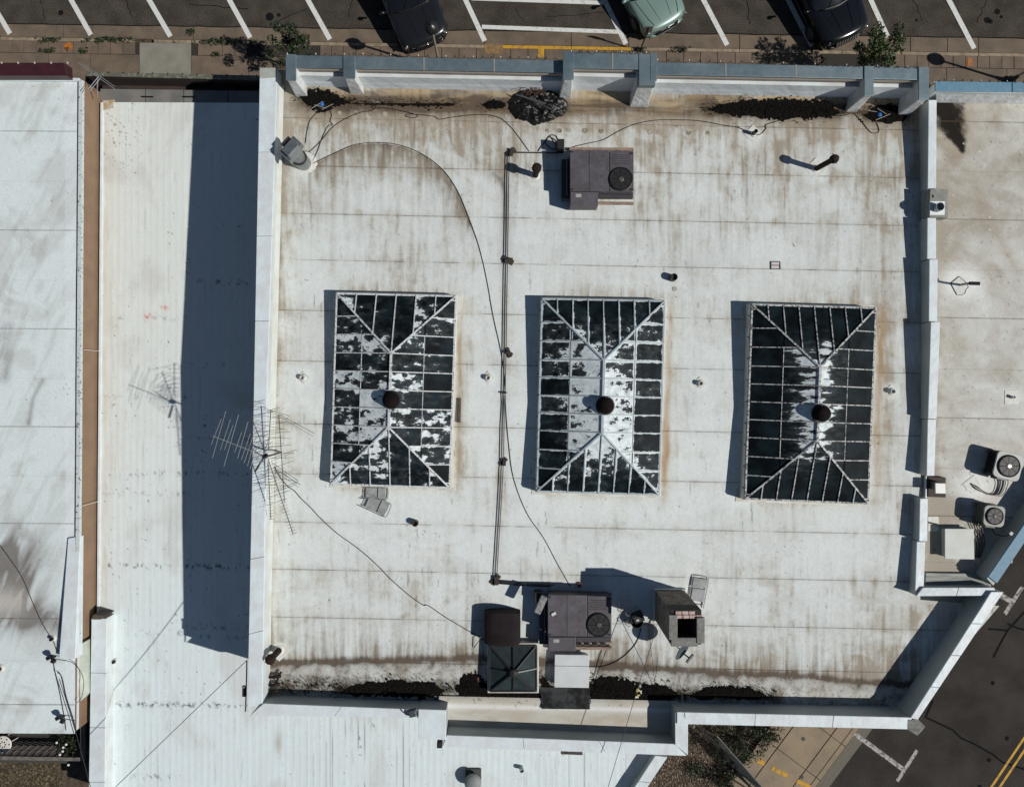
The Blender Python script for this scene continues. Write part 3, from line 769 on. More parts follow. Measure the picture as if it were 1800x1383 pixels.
for x0 in range(-200, 120, 29):
    build('clip', MB().box(*P(x0, 111, 3.75)[:2], 3.74, .03, .06, .03), M('pale_clip', (.5, .5, .45), .5), pm)
build('upturned_membrane', MB().prism(quadxy([(-260, 134.5), (139, 137), (139, 143), (-260, 140)], 3.3), 3.1, 3.30), WHITE2, left, bevel=.02)
build('raised_kerb', MB().prism(quadxy([(113, 948), (135, 944), (133, 1157), (104, 1158)], 3.5), 3.1, [3.30, 3.30, 3.52, 3.52]), WHITE2, left, bevel=.02)
for a, b in (((146, 614.5), (178, 617)), ((144, 889), (174, 881))):
    A = P(*a, 3.28); B = P(*b, 2.32)
    build('crack_repair', MB().bar((A[0] + .012, A[1], A[2]), (A[0] + .012, B[1], B[2]), .012, .018), M('pale_caulk', (.6, .57, .5), .7), left)
build('lower_wall_patch', MB().prism(quadxy([(130, 1132), (147, 1129), (150, 1222), (132, 1240)], 3.1), ZG, [3.2, 3.15, 2.9, 3.0]), M('pale_green_wall', (.50, .55, .47), .8, col2=(.4, .44, .38), scale=3), left)

# ================================================================== LOW BUILDING BETWEEN
low = thing('low_building', 'low white ribbed metal roof between the tan wall and the large building', 'building', P(320, 800, 0)[:2] + (ZG,))
build('wall', MB().prism(quadxy([(182, 181), (520, 186), (510, 1200), (1168, 1210), (1168, 1330), (1060, 1480), (170, 1480), (176, 1100)], ZL), ZG - .02, ZL - .1), WALLM, low)
lroof2 = build('roof', MB().prism(quadxy([(184, 183), (515, 188), (508, 1203), (1160, 1213), (1160, 1333), (1055, 1478), (174, 1478), (178, 1100)], ZL - .06), ZL - .2, ZL - .04), WHITE, low)
def low_colour(px, py):
    n2 = fbm(px / 90, py / 120, 201); n3 = fbm(px / 7, py / 7, 202); n5 = fbm(px / 3, py / 80, 203)
    t = sst(1250, 500, py) * .85
    base = np.array([.665, .745, .755])[None] * (1 - t[:, None]) + np.array([.70, .735, .69])[None] * t[:, None]
    d = .25 * sst(.5, .8, n2) + .1 * (n3 - .5) + .12 * n5
    c = base * (1 - d[:, None]) + np.array([.42, .38, .33]) * d[:, None]
    # brown weeping at the left edge and the rows of fixings
    e = .45 * np.exp(-np.clip(px - 180, 0, 999) / 16) * (.2 + fbm(px / 10, py / 40, 204)) * (py < 1080)
    c = c * (1 - e[:, None]) + np.array([.45, .35, .24]) * e[:, None]
    b = np.zeros_like(px)
    for yr, amp, x0, x1 in ((495, .75, 330, 440), (770, .5, 330, 445), (700, .3, 180, 330), (832, .6, 180, 440), (868, .4, 180, 330), (995, .9, 180, 440), (1100, .8, 330, 440), (1112, .5, 235, 330), (1118, .5, 340, 440), (1238, .9, 200, 440), (1365, .55, 230, 320), (640, .3, 330, 450), (560, .3, 200, 330)):
        yy = yr + .01 * (px - 300)
        b += amp * np.exp(-((py - yy) / 4.5) ** 2) * sst(.58, .80, fbm(px / 4.2, py / 6, int(yr), 3)) * sst(x0 - 8, x0 + 8, px) * sst(x1 + 8, x1 - 8, px)
    sp = sst(.76, .90, fbm(px / 2.3, py / 2.5, 205, 4)) * np.exp(-np.hypot((px - 210) / 40, (py - 235) / 60) ** 2) * .8
    sp += sst(.93, .97, vnoise(px / 2.1, py / 2.6, 206)) * .75 * sst(.35, .7, fbm(px / 60, py / 60, 207))
    sp += sst(.80, .95, fbm(px / 2.2, py / 60, 211)) * .16
    # open rib lines in the part at the back
    rib = np.abs(((px / 11.35) % 1) - .5) * 2
    lines = sst(.16, .04, rib) * sst(.40, .75, fbm(px / 11.35, py / 110, 208)) * sst(1245, 1290, py) * .5
    lines += sst(.12, .03, rib) * .05
    b = np.clip(b + sp + lines, 0, .92)
    pk = np.exp(-np.hypot((px - 260) / 7, (py - 556) / 7) ** 2) * sst(.45, .55, fbm(px / 3, py / 3, 209)) + .8 * np.exp(-np.hypot((px - 289) / 8, (py - 541) / 5) ** 2) * sst(.5, .6, fbm(px / 3, py / 3, 210))
    c = c * (1 - pk[:, None]) + np.array([.62, .20, .18]) * pk[:, None]
    st = np.exp(-np.hypot((px - 489) / 6, (py - 1305) / 20) ** 2) * .6
    c = c * (1 - st[:, None]) + np.array([.33, .30, .22]) * st[:, None]
    return c * (1 - b[:, None]) + np.array([.05, .045, .045]) * b[:, None]
def ribs(X, Y):
    px = CX + X * F / (HC - ZL)
    rib = np.abs(((px / 11.35) % 1) - .5) * 2
    return .0035 * (rib < .3) - .10 * np.clip((-10.5 - Y) / 6, 0, 1) * 0
LOWM = VC('coated_metal_roof', .6, .08, 30, .15, 14, .15)
LB = [180, 495, 770, 995, 1100, 1238]
for k in range(len(LB) - 1):
    simple_floor('roof_sheet', 176.5 - .006 * (LB[k] - 180), 512, LB[k], LB[k + 1] + 1, ZL + .004 * (k % 2), low_colour, LOWM, lroof2, step=.045, skew=.004, ztilt=ribs)
xs_ = [163, 300, 440, 580, 720, 860, 1000, 1135]
for a, b in zip(xs_[:-1], xs_[1:]):
    o = simple_floor('roof_sheet', a, b + .5, 1238, 1470 if b < 1100 else 1383, ZL + .004, low_colour, LOWM, lroof2, step=.045, skew=.004, ztilt=ribs)
build('membrane_patch', MB().prism(quadxy([(1100, 1300), (1178, 1306), (1165, 1335), (1128, 1384), (1100, 1400)], ZL + .01), ZL - .1, ZL + .012), WHITE2, low)
para('parapet', [(1172, 1330, 2.72), (1112, 1420, 2.72)], [(1153, 1328, 2.72), (1094, 1418, 2.72)], SHADEW, WHITE2, z0=ZL - .2, parent=low, pieces=2)
para('parapet', [(162, 1086, 2.85), (156, 1470, 2.85)], [(186, 1087, 2.85), (182, 1470, 2.85)], WHITE, WHITE2, z0=0, parent=low, pieces=4)
build('edge_trim', MB().prism(quadxy([(176.5, 180), (181, 180), (174.5, 1085), (170, 1085)], ZL + .05), 2.2, ZL + .055), WHITE2, low, bevel=.01)
build('wall_end', MB().prism(quadxy([(164, 1080), (186, 1081), (178, 1088), (162, 1088)], 2.86), 2.3, 2.88), M('dark_wood', (.07, .055, .045), .8), low)
# front: trough behind the old sign wall
GREYP = M('grey_metal_panel', (.13, .13, .122), .6, col2=(.19, .18, .16), scale=2, grain=.1)
BROWN = M('brown_stained_wood', (.045, .028, .024), .8, col2=(.03, .02, .018), scale=3, stretch=(1, 8, 1))
fr = build('front_wall', MB().prism(quadxy([(150, 127), (470, 134), (470, 141), (150, 133)], 2.5), ZG, 2.5), BROWN, low)
build('wall_cap', MB().prism(quadxy([(150, 126.5), (470, 133.5), (470, 141.5), (150, 133.5)], 2.55), 2.503, 2.55), M('mossy_grey_wall', (.10, .10, .075), .9, col2=(.26, .25, .2), scale=7, sharp=(.5, .75)), fr)
build('trough_floor', MB().prism(quadxy([(150, 133), (470, 140), (470, 185), (150, 180)], 1.2), .6, 1.2), BROWN, low)
for (a, b, c, d, z) in ((180, 150, 470, 156, 1.75), (200, 141, 400, 146, 1.62)):
    build('beam', MB().prism(quadxy([(a, b), (c, b + 5), (c, d + 5), (a, d)], z), z - .25, z), BROWN, low)
for a, b in ((176, 255), (256, 322), (323, 400), (401, 470)):
    build('ledge_panel', MB().prism(quadxy([(a + .4, 156.5 + (a - 176) * .013), (b - .4, 156.5 + (b - 176) * .013), (b - .4, 180 + (b - 176) * .018), (a + .4, 180)], ZL - .1), 1.5, ZL - .1 + RND.uniform(-.01, .01)), GREYP, low)
for a in (258, 330):
    build('slot_vent', MB().prism(quadxy([(a - 10, 169), (a + 11, 169.4), (a + 11, 171.6), (a - 10, 171.2)], ZL - .08), ZL - .11, ZL - .075), TAR, low)
for a in range(165, 460, 26):
    build('spike', MB().tube([P(a, 130 + .02 * (a - 160), 2.48), P(a, 126 + .02 * (a - 160), 2.62)], .018, 5), STEELD, fr)
build('corner_patch', MB().prism(quadxy([(181, 178), (201, 176), (200, 190), (181, 195)], ZL), ZL - .05, ZL + .035), M('foam_patch', (.50, .47, .42), .9, col2=(.40, .26, .12), scale=6, bump=.8, bscale=18), low)

# ================================================================== RIGHT NEIGHBOUR
right = thing('adjoining_building', 'dirty cream roof with bright blue coping and condensers at far right', 'building', P(1750, 600, 0)[:2] + (ZG,))
rpoly = [(1646, 150), (2300, 158), (2300, 250), (1803, 935), (1738, 1030), (1628, 1030), (1632, 880), (1648, 700)]
build('wall', MB().prism(quadxy(rpoly, 5.4), ZG - .02, ZE - .12), WALLM, right)
rroof = build('roof', MB().prism(quadxy([(1648, 160), (2250, 165), (2250, 255), (1800, 925), (1735, 1025), (1630, 1025), (1634, 880), (1650, 700)], 5.35), ZE - .12, ZE - .05), WHITE, right)
RS = [150, 212, 298, 384, 471, 557, 646, 733, 821, 905, 985, 1032]
def right_colour(px, py):
    n2 = fbm(px / 55, py / 45, 301); n3 = fbm(px / 5, py / 5, 302); n4 = fbm(px / 20, py / 18, 303)
    d = .38 + .75 * (n2 - .45) + .25 * (n4 - .5) + .15 * (n3 - .5)
    d += .5 * np.exp(-np.clip(px - 1648, 0, 999) / 22) * (.4 + n4) + .4 * sst(960, 1000, py) + .25 * sst(640, 300, py) + .25 * sst(800, 880, py)
    d = np.clip(d, 0, 1)
    c = np.array([.67, .69, .655]) * (1 - d[:, None]) + np.array([.365, .330, .270]) * d[:, None]
    m = np.exp(-np.hypot((px - 1690) / 34, (py - 497) / 28) ** 2) + np.exp(-np.hypot((px - 1715) / 30, (py - 853) / 26) ** 2)
    m = np.clip(m * 1.4, 0, .9) * (.7 + .3 * n4)
    c = c * (1 - m[:, None]) + np.array([.78, .79, .76]) * m[:, None]
    # black puddle stain by the front wall
    tt = np.clip((py - 182) / 86, 0, 1)
    q = seg_dist(px, py, [(1650, 180), (1664, 205), (1678, 232), (1692, 266)]) / (34 - 29 * tt ** 1.2) + .55 * (n4 - .5) + .35 * (n3 - .5)
    q = sst(1.25, .55, q) * .97
    h = np.exp(-np.hypot((px - 1684) / 27, (py - 222) / 48) ** 2) * .7
    c = c * (1 - h[:, None]) + np.array([.26, .18, .09]) * h[:, None]
    c = c * (1 - q[:, None]) + np.array([.006, .005, .004]) * q[:, None]
    w = np.exp(-(seg_dist(px, py, [(1700, 300), (1735, 375), (1790, 480)]) / 8) ** 2) * .35
    c = c * (1 - w[:, None]) + np.array([.34, .28, .20]) * w[:, None]
    s = sst(.93, .96, vnoise(px / 2.2, py / 2.2, 304)) * .5
    s2 = sst(.975, .985, vnoise(px / 2.0, py / 2.0, 305)) * .7
    c = c * (1 - s[:, None]) + .06 * s[:, None]
    return c * (1 - s2[:, None]) + .75 * s2[:, None]
for k in range(len(RS) - 1):
    def rc(px, py, k=k):
        c = right_colour(px, py)
        yy = py - .018 * (px - 1645)
        e = np.exp(-((yy - RS[k]) / 1.5) ** 2) * (.4 + .6 * fbm(px / 18, py / 50, 306)) * (k > 0)
        return c * (1 - e[:, None]) + np.array([.09, .07, .05]) * e[:, None]
    xr = 2000 if k < 7 else [0] * 7 + [1870, 1800, 1760, 1740] and {7: 1870, 8: 1810, 9: 1780, 10: 1742}[k]
    simple_floor('membrane_sheet', 1643 if k < 8 else 1618, xr, RS[k], RS[k + 1] + 1.5, ZE + .005 * (k % 2), rc, ROOFM, rroof, skew=.018, step=.045)
SKYB = M('bright_blue_coping', (.10, .22, .31), .6, metal=0, col2=(.16, .27, .33), scale=5, sharp=(.5, .8), grain=.1, gscale=14)
fp = build('front_parapet', MB().prism(quadxy([(1645, 147), (2250, 158), (2250, 171), (1645, 161)], 5.95), 5.0, 5.92), WHITE, right)
for a, b in ((1644, 1779), (1780, 1920), (1921, 2100)):
    build('coping', MB().prism(quadxy([(a, 143 + .012 * (a - 1645)), (b - .5, 143 + .012 * (b - 1645)), (b - .5, 160.5 + .012 * (b - 1645)), (a, 160.5 + .012 * (a - 1645))], 5.97), 5.925, 5.97), SKYB, fp, bevel=.01)
mb = MB()
mb.add([P(1646, 161, 5.9), P(2100, 167, 5.9), P(2100, 186, ZE + .012), P(1646, 180.5, ZE + .012)], [(0, 1, 2, 3)])
build('upturned_membrane', mb, MATS['wrinkled_membrane'], right)
dp = build('diagonal_parapet', MB().prism(quadxy([(1736, 1017), (1812, 905), (2080, 510), (2096, 520), (1826, 918), (1747, 1029)], 5.95), 5.0, 5.92), SHADEW, right)
for (a, b) in (((1737.5, 1013), (1802, 919)), ((1803, 917.6), (1900, 776))):
    build('coping', MB().prism(quadxy([a, b, (b[0] + 14, b[1] + 12), (a[0] + 15, a[1] + 12)], 5.97), 5.925, 5.97), SKYB, dp, bevel=.01)
build('shade_strip', MB().prism(quadxy([(1626, 1006), (1712, 1007), (1737, 1018), (1740, 1032), (1626, 1031)], 5.4), 5.0, [5.46, 5.46, 5.5, 5.4, 5.39]), M('shaded_parapet_face', (.17, .18, .17), .7, col2=(.33, .33, .30), scale=3, stretch=(.6, 4, 1)), right, bevel=.01)  # dark strip standing in for the parapet's inner face, its shadow painted in
# ================================================================== SKYLIGHTS
def clip_poly(poly, f):
    out = []
    n = len(poly)
    for i in range(n):
        a, b = poly[i], poly[(i + 1) % n]
        fa, fb = f(a), f(b)
        if fa >= 0: out.append(a)
        if (fa >= 0) != (fb >= 0):
            t = fa / (fa - fb); out.append((a[0] + (b[0] - a[0]) * t, a[1] + (b[1] - a[1]) * t))
    return out

def inset_poly(poly, d):
    n = len(poly)
    cx = sum(p[0] for p in poly) / n; cy = sum(p[1] for p in poly) / n
    out = poly
    for i in range(n):
        a, b = poly[i], poly[(i + 1) % n]
        ex, ey = b[0] - a[0], b[1] - a[1]; L_ = math.hypot(ex, ey)
        if L_ < 1e-6: continue
        nx, ny = -ey / L_, ex / L_
        if (cx - a[0]) * nx + (cy - a[1]) * ny < 0: nx, ny = -nx, -ny
        out = clip_poly(out, lambda p: (p[0] - a[0]) * nx + (p[1] - a[1]) * ny - d)
        if len(out) < 3: return []
    return out

ZC = 5.80        # top of the skylight kerbs
RIDGE = .60
CURB = M('skylight_kerb_white', (.60, .62, .58), .65, col2=(.48, .45, .38), scale=3, grain=.06)
BARW = M('peeling_white_bar', (.58, .60, .60), .6, col2=(.20, .20, .19), scale=16, sharp=(.52, .66))
BARB = M('blue_grey_bar', (.30, .36, .38), .5, col2=(.42, .48, .50), scale=10)
BARD = M('weathered_bar', (.46, .47, .46), .6, col2=(.09, .09, .085), scale=13, sharp=(.46, .6))
BLACKM = M('sooty_black_metal', (.012, .011, .010), .6)
VENTM = M('dark_brown_vent', (.008, .0065, .006), .8, col2=(.013, .010, .009), scale=6, spec=.05)

def skylight(corners, label, nend, paintf, barm, panem, vent, rim):
    cw = [Vector(P(a, b, ZC)) for a, b in corners]         # TL TR BR BL
    W = ((cw[1] - cw[0]).length + (cw[2] - cw[3]).length) / 2
    Ln = ((cw[3] - cw[0]).length + (cw[2] - cw[1]).length) / 2
    hw, hl = W / 2, Ln / 2
    def T(u, v, dz=0.0, surf=True):
        s = (u + hw) / W; t = (v + hl) / Ln          # v: down the photo
        p = (cw[0] * (1 - s) + cw[1] * s) * (1 - t) + (cw[3] * (1 - s) + cw[2] * s) * t
        h = RIDGE * min(hw - abs(u), hl - abs(v)) / hw if surf else 0
        return Vector((p.x, p.y, ZC + max(h, -.05) + dz))
    c = (cw[0] + cw[1] + cw[2] + cw[3]) / 4
    sk = thing('skylight', label, 'skylight', (c.x, c.y, 5.45), 'hipped roof skylights')
    mb = MB()
    e = .05
    mb.prism([T(-hw - e, -hl - e, 0, False)[:2], T(hw + e, -hl - e, 0, False)[:2], T(hw + e, hl + e, 0, False)[:2], T(-hw - e, hl + e, 0, False)[:2]], 5.2, ZC - .012)
    kb = build('kerb', mb, CURB, sk, bevel=.02)
    # the flashing skirt at the foot of the kerb
    fl = .16
    q = [T(a * (hw + fl), b * (hl + fl), 0, False) for a, b in ((-1, -1), (1, -1), (1, 1), (-1, 1))]
    build('flashing', MB().prism([p[:2] for p in q], 5.2, [zmain(p.x, p.y) + .02 for p in q]), CURB, kb, bevel=.008)
    for k in range(9):
        p = T(-hw - .06, -hl + Ln * (k + .5) / 9, 0, False)
        build('clip', MB().box(p.x, p.y, ZC - .07, .05, .03, .05), STEELD, kb)
    # bars
    step = hw / ((nend + 1) / 2.0)
    offs = [(k - (nend - 1) / 2.0) * step for k in range(nend)]
    nrow = int(round((hl - hw) * 2 / (hw / 3.25)))
    vin = [-(hl - hw) + (hl - hw) * 2 * k / nrow for k in range(nrow + 1)]
    jack = [hw * k / 3.25 for k in (1, 2, 3)]
    jack = [k for k in jack if k < hw * .96]
    rows = sorted(set([round(vin[0] - k, 4) for k in jack] + [round(v, 4) for v in vin] + [round(vin[-1] + k, 4) for k in jack]))
    wbar, hbar = .029, .045
    def bar(u0, v0, u1, v1, w=wbar, name='glazing_bar'):
        a = T(u0, v0, .028); b = T(u1, v1, .028)
        if (b - a).length > .05: build(name, MB().bar(a, b, w, hbar), barm, sk)
    for u in offs:
        for sgn in (-1, 1): bar(u, sgn * hl, u, sgn * (hl - (hw - abs(u))))
    for v in rows:
        lim = max(0.0, abs(v) - (hl - hw))
        for sgn in (-1, 1): bar(sgn * hw, v, sgn * lim, v)
    for a in (-1, 1):
        for b in (-1, 1): bar(a * hw, b * hl, 0, b * (hl - hw), .05, 'hip_bar')
    bar(0, -(hl - hw), 0, hl - hw, .07, 'ridge_bar')
    for a, b in (((-hw, -hl), (hw, -hl)), ((hw, -hl), (hw, hl)), ((hw, hl), (-hw, hl)), ((-hw, hl), (-hw, -hl))):
        build('sill_bar', MB().bar(T(*a, .01), T(*b, .01), .05, .04), barm, sk)
    # panes
    def pane(poly, mid):
        pl = inset_poly(poly, .017)
        if len(pl) < 3: return
        area = abs(sum(pl[i][0] * pl[(i + 1) % len(pl)][1] - pl[(i + 1) % len(pl)][0] * pl[i][1] for i in range(len(pl)))) / 2
        if area < .004: return
        inn = inset_poly(pl, .045)
        n = len(pl)
        hfr = lambda p: min(hw - abs(p[0]), hl - abs(p[1])) / hw
        vs = [T(u, v, .012) for u, v in pl]; fs = []; ed = [1.0] * n; uv = [hfr(p) for p in pl]
        if len(inn) == n:
            # pair the corners in order of angle about the middle
            cu = sum(p[0] for p in pl) / n; cv = sum(p[1] for p in pl) / n
            key = lambda p: math.atan2(p[1] - cv, p[0] - cu)
            pl2 = sorted(pl, key=key); in2 = sorted(inn, key=key)
            vs = [T(u, v, .012) for u, v in pl2] + [T(u, v, .012) for u, v in in2]
            ed = [1.0] * n + [0.0] * n; uv = [hfr(p) for p in pl2] + [hfr(p) for p in in2]
            fs = [(i, (i + 1) % n, n + (i + 1) % n, n + i) for i in range(n)] + [tuple(range(n, 2 * n))]
            pl = pl2
        else:
            fs = [tuple(range(n))]
        # underside, for thickness
        k = len(vs)
        vs = vs + [T(u, v, .002) for u, v in pl]; ed += [1.0] * n; uv += [hfr(p) for p in pl]
        fs += [tuple(range(k, k + n))[::-1]] + [(i, k + i, k + (i + 1) % n, (i + 1) % n) for i in range(n)]
        mb = MB().add(vs, fs)
        o = build('pane', mb, panem, sk, edge=ed, up=uv)
        pv = paintf(mid[0] / hw, mid[1] / hl)
        o['paint'] = float(pv[0]); o['lift'] = float(pv[1]); o['rim'] = float(rim)
    rb = [-hl] + rows + [hl]
    for sgn in (-1, 1):
        for v0, v1 in zip(rb[:-1], rb[1:]):
            for s0, s1 in ((0, .48), (.48, 1.0)):          # s: from eave to ridge
                if s1 == 1.0 and s0 > 0:
                    pass
                full = [(sgn * hw * (1 - s0), v0), (sgn * hw * (1 - s1), v0), (sgn * hw * (1 - s1), v1), (sgn * hw * (1 - s0), v1)]
                pl = clip_poly(full, lambda p: (hl - abs(p[1])) - (hw - abs(p[0])))
                if len(pl) >= 3:
                    m_ = (sum(p[0] for p in pl) / len(pl), sum(p[1] for p in pl) / len(pl)); pane(pl, m_)
        # horizontal joint between upper and lower panes
    for sgn in (-1, 1):
        for v0, v1 in zip(rows[:-1], rows[1:]):
            u = sgn * hw * .52
            if max(abs(v0), abs(v1)) < hl - hw * .46:
                build('purlin', MB().bar(T(u, v0 + .02, .016), T(u, v1 - .02, .016), .02, .02), barm, sk)
    ub = [-hw] + offs + [hw]
    for sgn in (-1, 1):
        for u0, u1 in zip(ub[:-1], ub[1:]):
            full = [(u0, sgn * hl), (u1, sgn * hl), (u1, sgn * (hl - hw)), (u0, sgn * (hl - hw))]
            pl = clip_poly(full, lambda p: (hw - abs(p[0])) - (hl - abs(p[1])))
            if len(pl) >= 3:
                m_ = (sum(p[0] for p in pl) / len(pl), sum(p[1] for p in pl) / len(pl)); pane(pl, m_)
    # ridge ventilator
    vx, vy, _ = P(*vent, 6.62)
    zb = ZC + RIDGE - .03
    vt = build('ventilator', MB().lathe(vx, vy, zb, [(.13, 0), (.13, .10), (.16, .12), (.225, .16), (.24, .22), (.225, .28), (.17, .33), (.09, .365), (.01, .38)], 24), VENTM, sk, smooth=True)
    build('vent_ring', MB().lathe(vx, vy, zb, [(.25, .075), (.285, .08), (.285, .10), (.25, .105)], 24), STEELD, vt)
    build('vent_base', MB().box(vx, vy, zb - .12, .40, .34, .16), barm, vt)
    return sk

r1 = random.Random(3)
def p1(u, v):
    if u > .5 and v > -.15: return r1.choice([(.12, .05), (.18, .05), (.30, .05), (.45, .05)])
    if u > 0: return (r1.uniform(.26, .45), .08)
    if v < -.6: return (r1.uniform(.30, .46), .08)
    return (r1.uniform(.36, .53), .05)
def p2(u, v):
    if abs(v) > .6 and abs(u) < .6: return (r1.uniform(.17, .32), .36)
    return (r1.uniform(.22, .39), .27 if abs(u) < .5 else .14)
def p3(u, v):
    return (r1.uniform(.00, .14), .52 if abs(u) < .55 else .12)
skylight(SKY[0], 'leftmost hipped skylight, patchy white paint on dark panes, folding chairs at its foot', 5, p1, BARW, pane_material('peeling_glass_patchy', 2.5, (1, 1.7, 1), .07), (687, 703), .03)
skylight(SKY[1], 'middle hipped skylight with most white paint left and blue grey bars', 7, p2, BARB, pane_material('peeling_glass_rimmed', 3.2, (1, 1.4, 1), .22), (1065, 713), .26)
skylight(SKY[2], 'rightmost hipped skylight, nearly bare dark glass with paint only along the ridge', 7, p3, BARD, pane_material('peeling_glass_bare', 2.8, (.55, 2.0, 1), .16), (1447, 727), 0.0)

# small pyramid skylight at the back
def pyramid():
    cs = [(861, 1134), (943, 1134), (943, 1214), (861, 1214)]
    z0 = 5.42
    c = [Vector(P(a, b, z0)) for a, b in cs]
    ap = Vector(P(903, 1182, 5.72))
    t = thing('pyramid_skylight', 'small square pyramid skylight with eight black bars beside the white box', 'skylight', (ap.x, ap.y, 5.05))
    o = [Vector(P(a, b, z0)) for a, b in [(857, 1130), (947, 1130), (947, 1218), (857, 1218)]]
    build('kerb', MB().prism([p[:2] for p in o], 4.95, z0 - .01), CURB, t, bevel=.015)
    mids = [(c[i] + c[(i + 1) % 4]) / 2 for i in range(4)]
    pts = [c[0], mids[0], c[1], mids[1], c[2], mids[2], c[3], mids[3]]
    G = M('dark_green_glass', (.022, .032, .034), .6, col2=(.035, .048, .050), scale=3, spec=.04)
    dn = Vector((0, 0, -.012))
    for i in range(8):
        a, b = pts[i], pts[(i + 1) % 8]
        build('pane', MB().add([a, b, ap, a + dn, b + dn, ap + dn], [(0, 2, 1), (3, 4, 5), (0, 1, 4, 3), (1, 2, 5, 4), (2, 0, 3, 5)]), G, t)
        build('glazing_bar', MB().bar(a + Vector((0, 0, .02)), ap + Vector((0, 0, .03)), .04, .04), STEELD, t)
    for i in range(4): build('sill_bar', MB().bar(c[i] + Vector((0, 0, .01)), c[(i + 1) % 4] + Vector((0, 0, .01)), .045, .05), STEELD, t)
    build('finial', MB().lathe(ap.x, ap.y, 5.68, [(.14, 0), (.14, .08), (.11, .12), (.02, .14)], 14), BLACKM, t)
pyramid()

# ================================================================== ROOFTOP AIR CONDITIONERS
MAUVE = M('mauve_grey_painted_steel', (.092, .083, .100), .55, col2=(.066, .058, .062), scale=3.0, grain=.16, gscale=9, bump=.12, bscale=3)
MAUVED = M('dark_mauve_steel', (.045, .040, .046), .5)
GRILL = M('black_grille', (.010, .010, .010), .5)
BLADE = M('fan_blade_grey', (.13, .12, .11), .4, metal=.3)
WOOD = M('weathered_timber', (.34, .25, .19), .85, col2=(.15, .11, .085), scale=5, stretch=(1, 12, 1))

def fan(parent, x, y, z, r, blades=4, rings=3, hub=.25, bm=BLADE):
    rg = build('fan_ring', MB().lathe(x, y, z, [(r * .93, -.02), (r * 1.05, -.02), (r * 1.07, .03), (r * .98, .05), (r * .93, .03)], 32), GRILL, parent, smooth=False)
    build('fan_well', MB().lathe(x, y, z, [(r * .94, -.018), (r * .94, .006), (.01, .006)], 28), M('fan_well_black', (.004, .004, .004), .9), rg)
    for k in range(blades):
        a = 2 * math.pi * k / blades + .5
        vs = []
        for rr, w, hh in ((.2, .25, .012), (.55, .42, .018), (.85, .46, .02)):
            for s_ in (-1, 1):
                t = a + s_ * w
                vs.append((x + r * rr * math.cos(t), y + r * rr * math.sin(t), z + .010 + hh * (1 + .6 * s_) * .5))
        build('fan_blade', MB().add(vs, [(0, 2, 3, 1), (2, 4, 5, 3)]), bm, rg)
    build('fan_hub', MB().lathe(x, y, z, [(r * hub, .0), (r * hub, .035), (r * hub * .7, .05)], 16), bm, rg)
    g = MB()
    for k in range(rings):
        rr = r * (.3 + .62 * k / (rings - 1))
        g.tube([(x + rr * math.cos(t * math.pi / 12), y + rr * math.sin(t * math.pi / 12), z + .055) for t in range(25)], .0028, 4)
    for k in range(8):
        t = k * math.pi / 4
        g.tube([(x + .1 * r * math.cos(t), y + .1 * r * math.sin(t), z + .058), (x + r * math.cos(t), y + r * math.sin(t), z + .052)], .0045, 4)
    build('fan_guard', g, GRILL, rg)

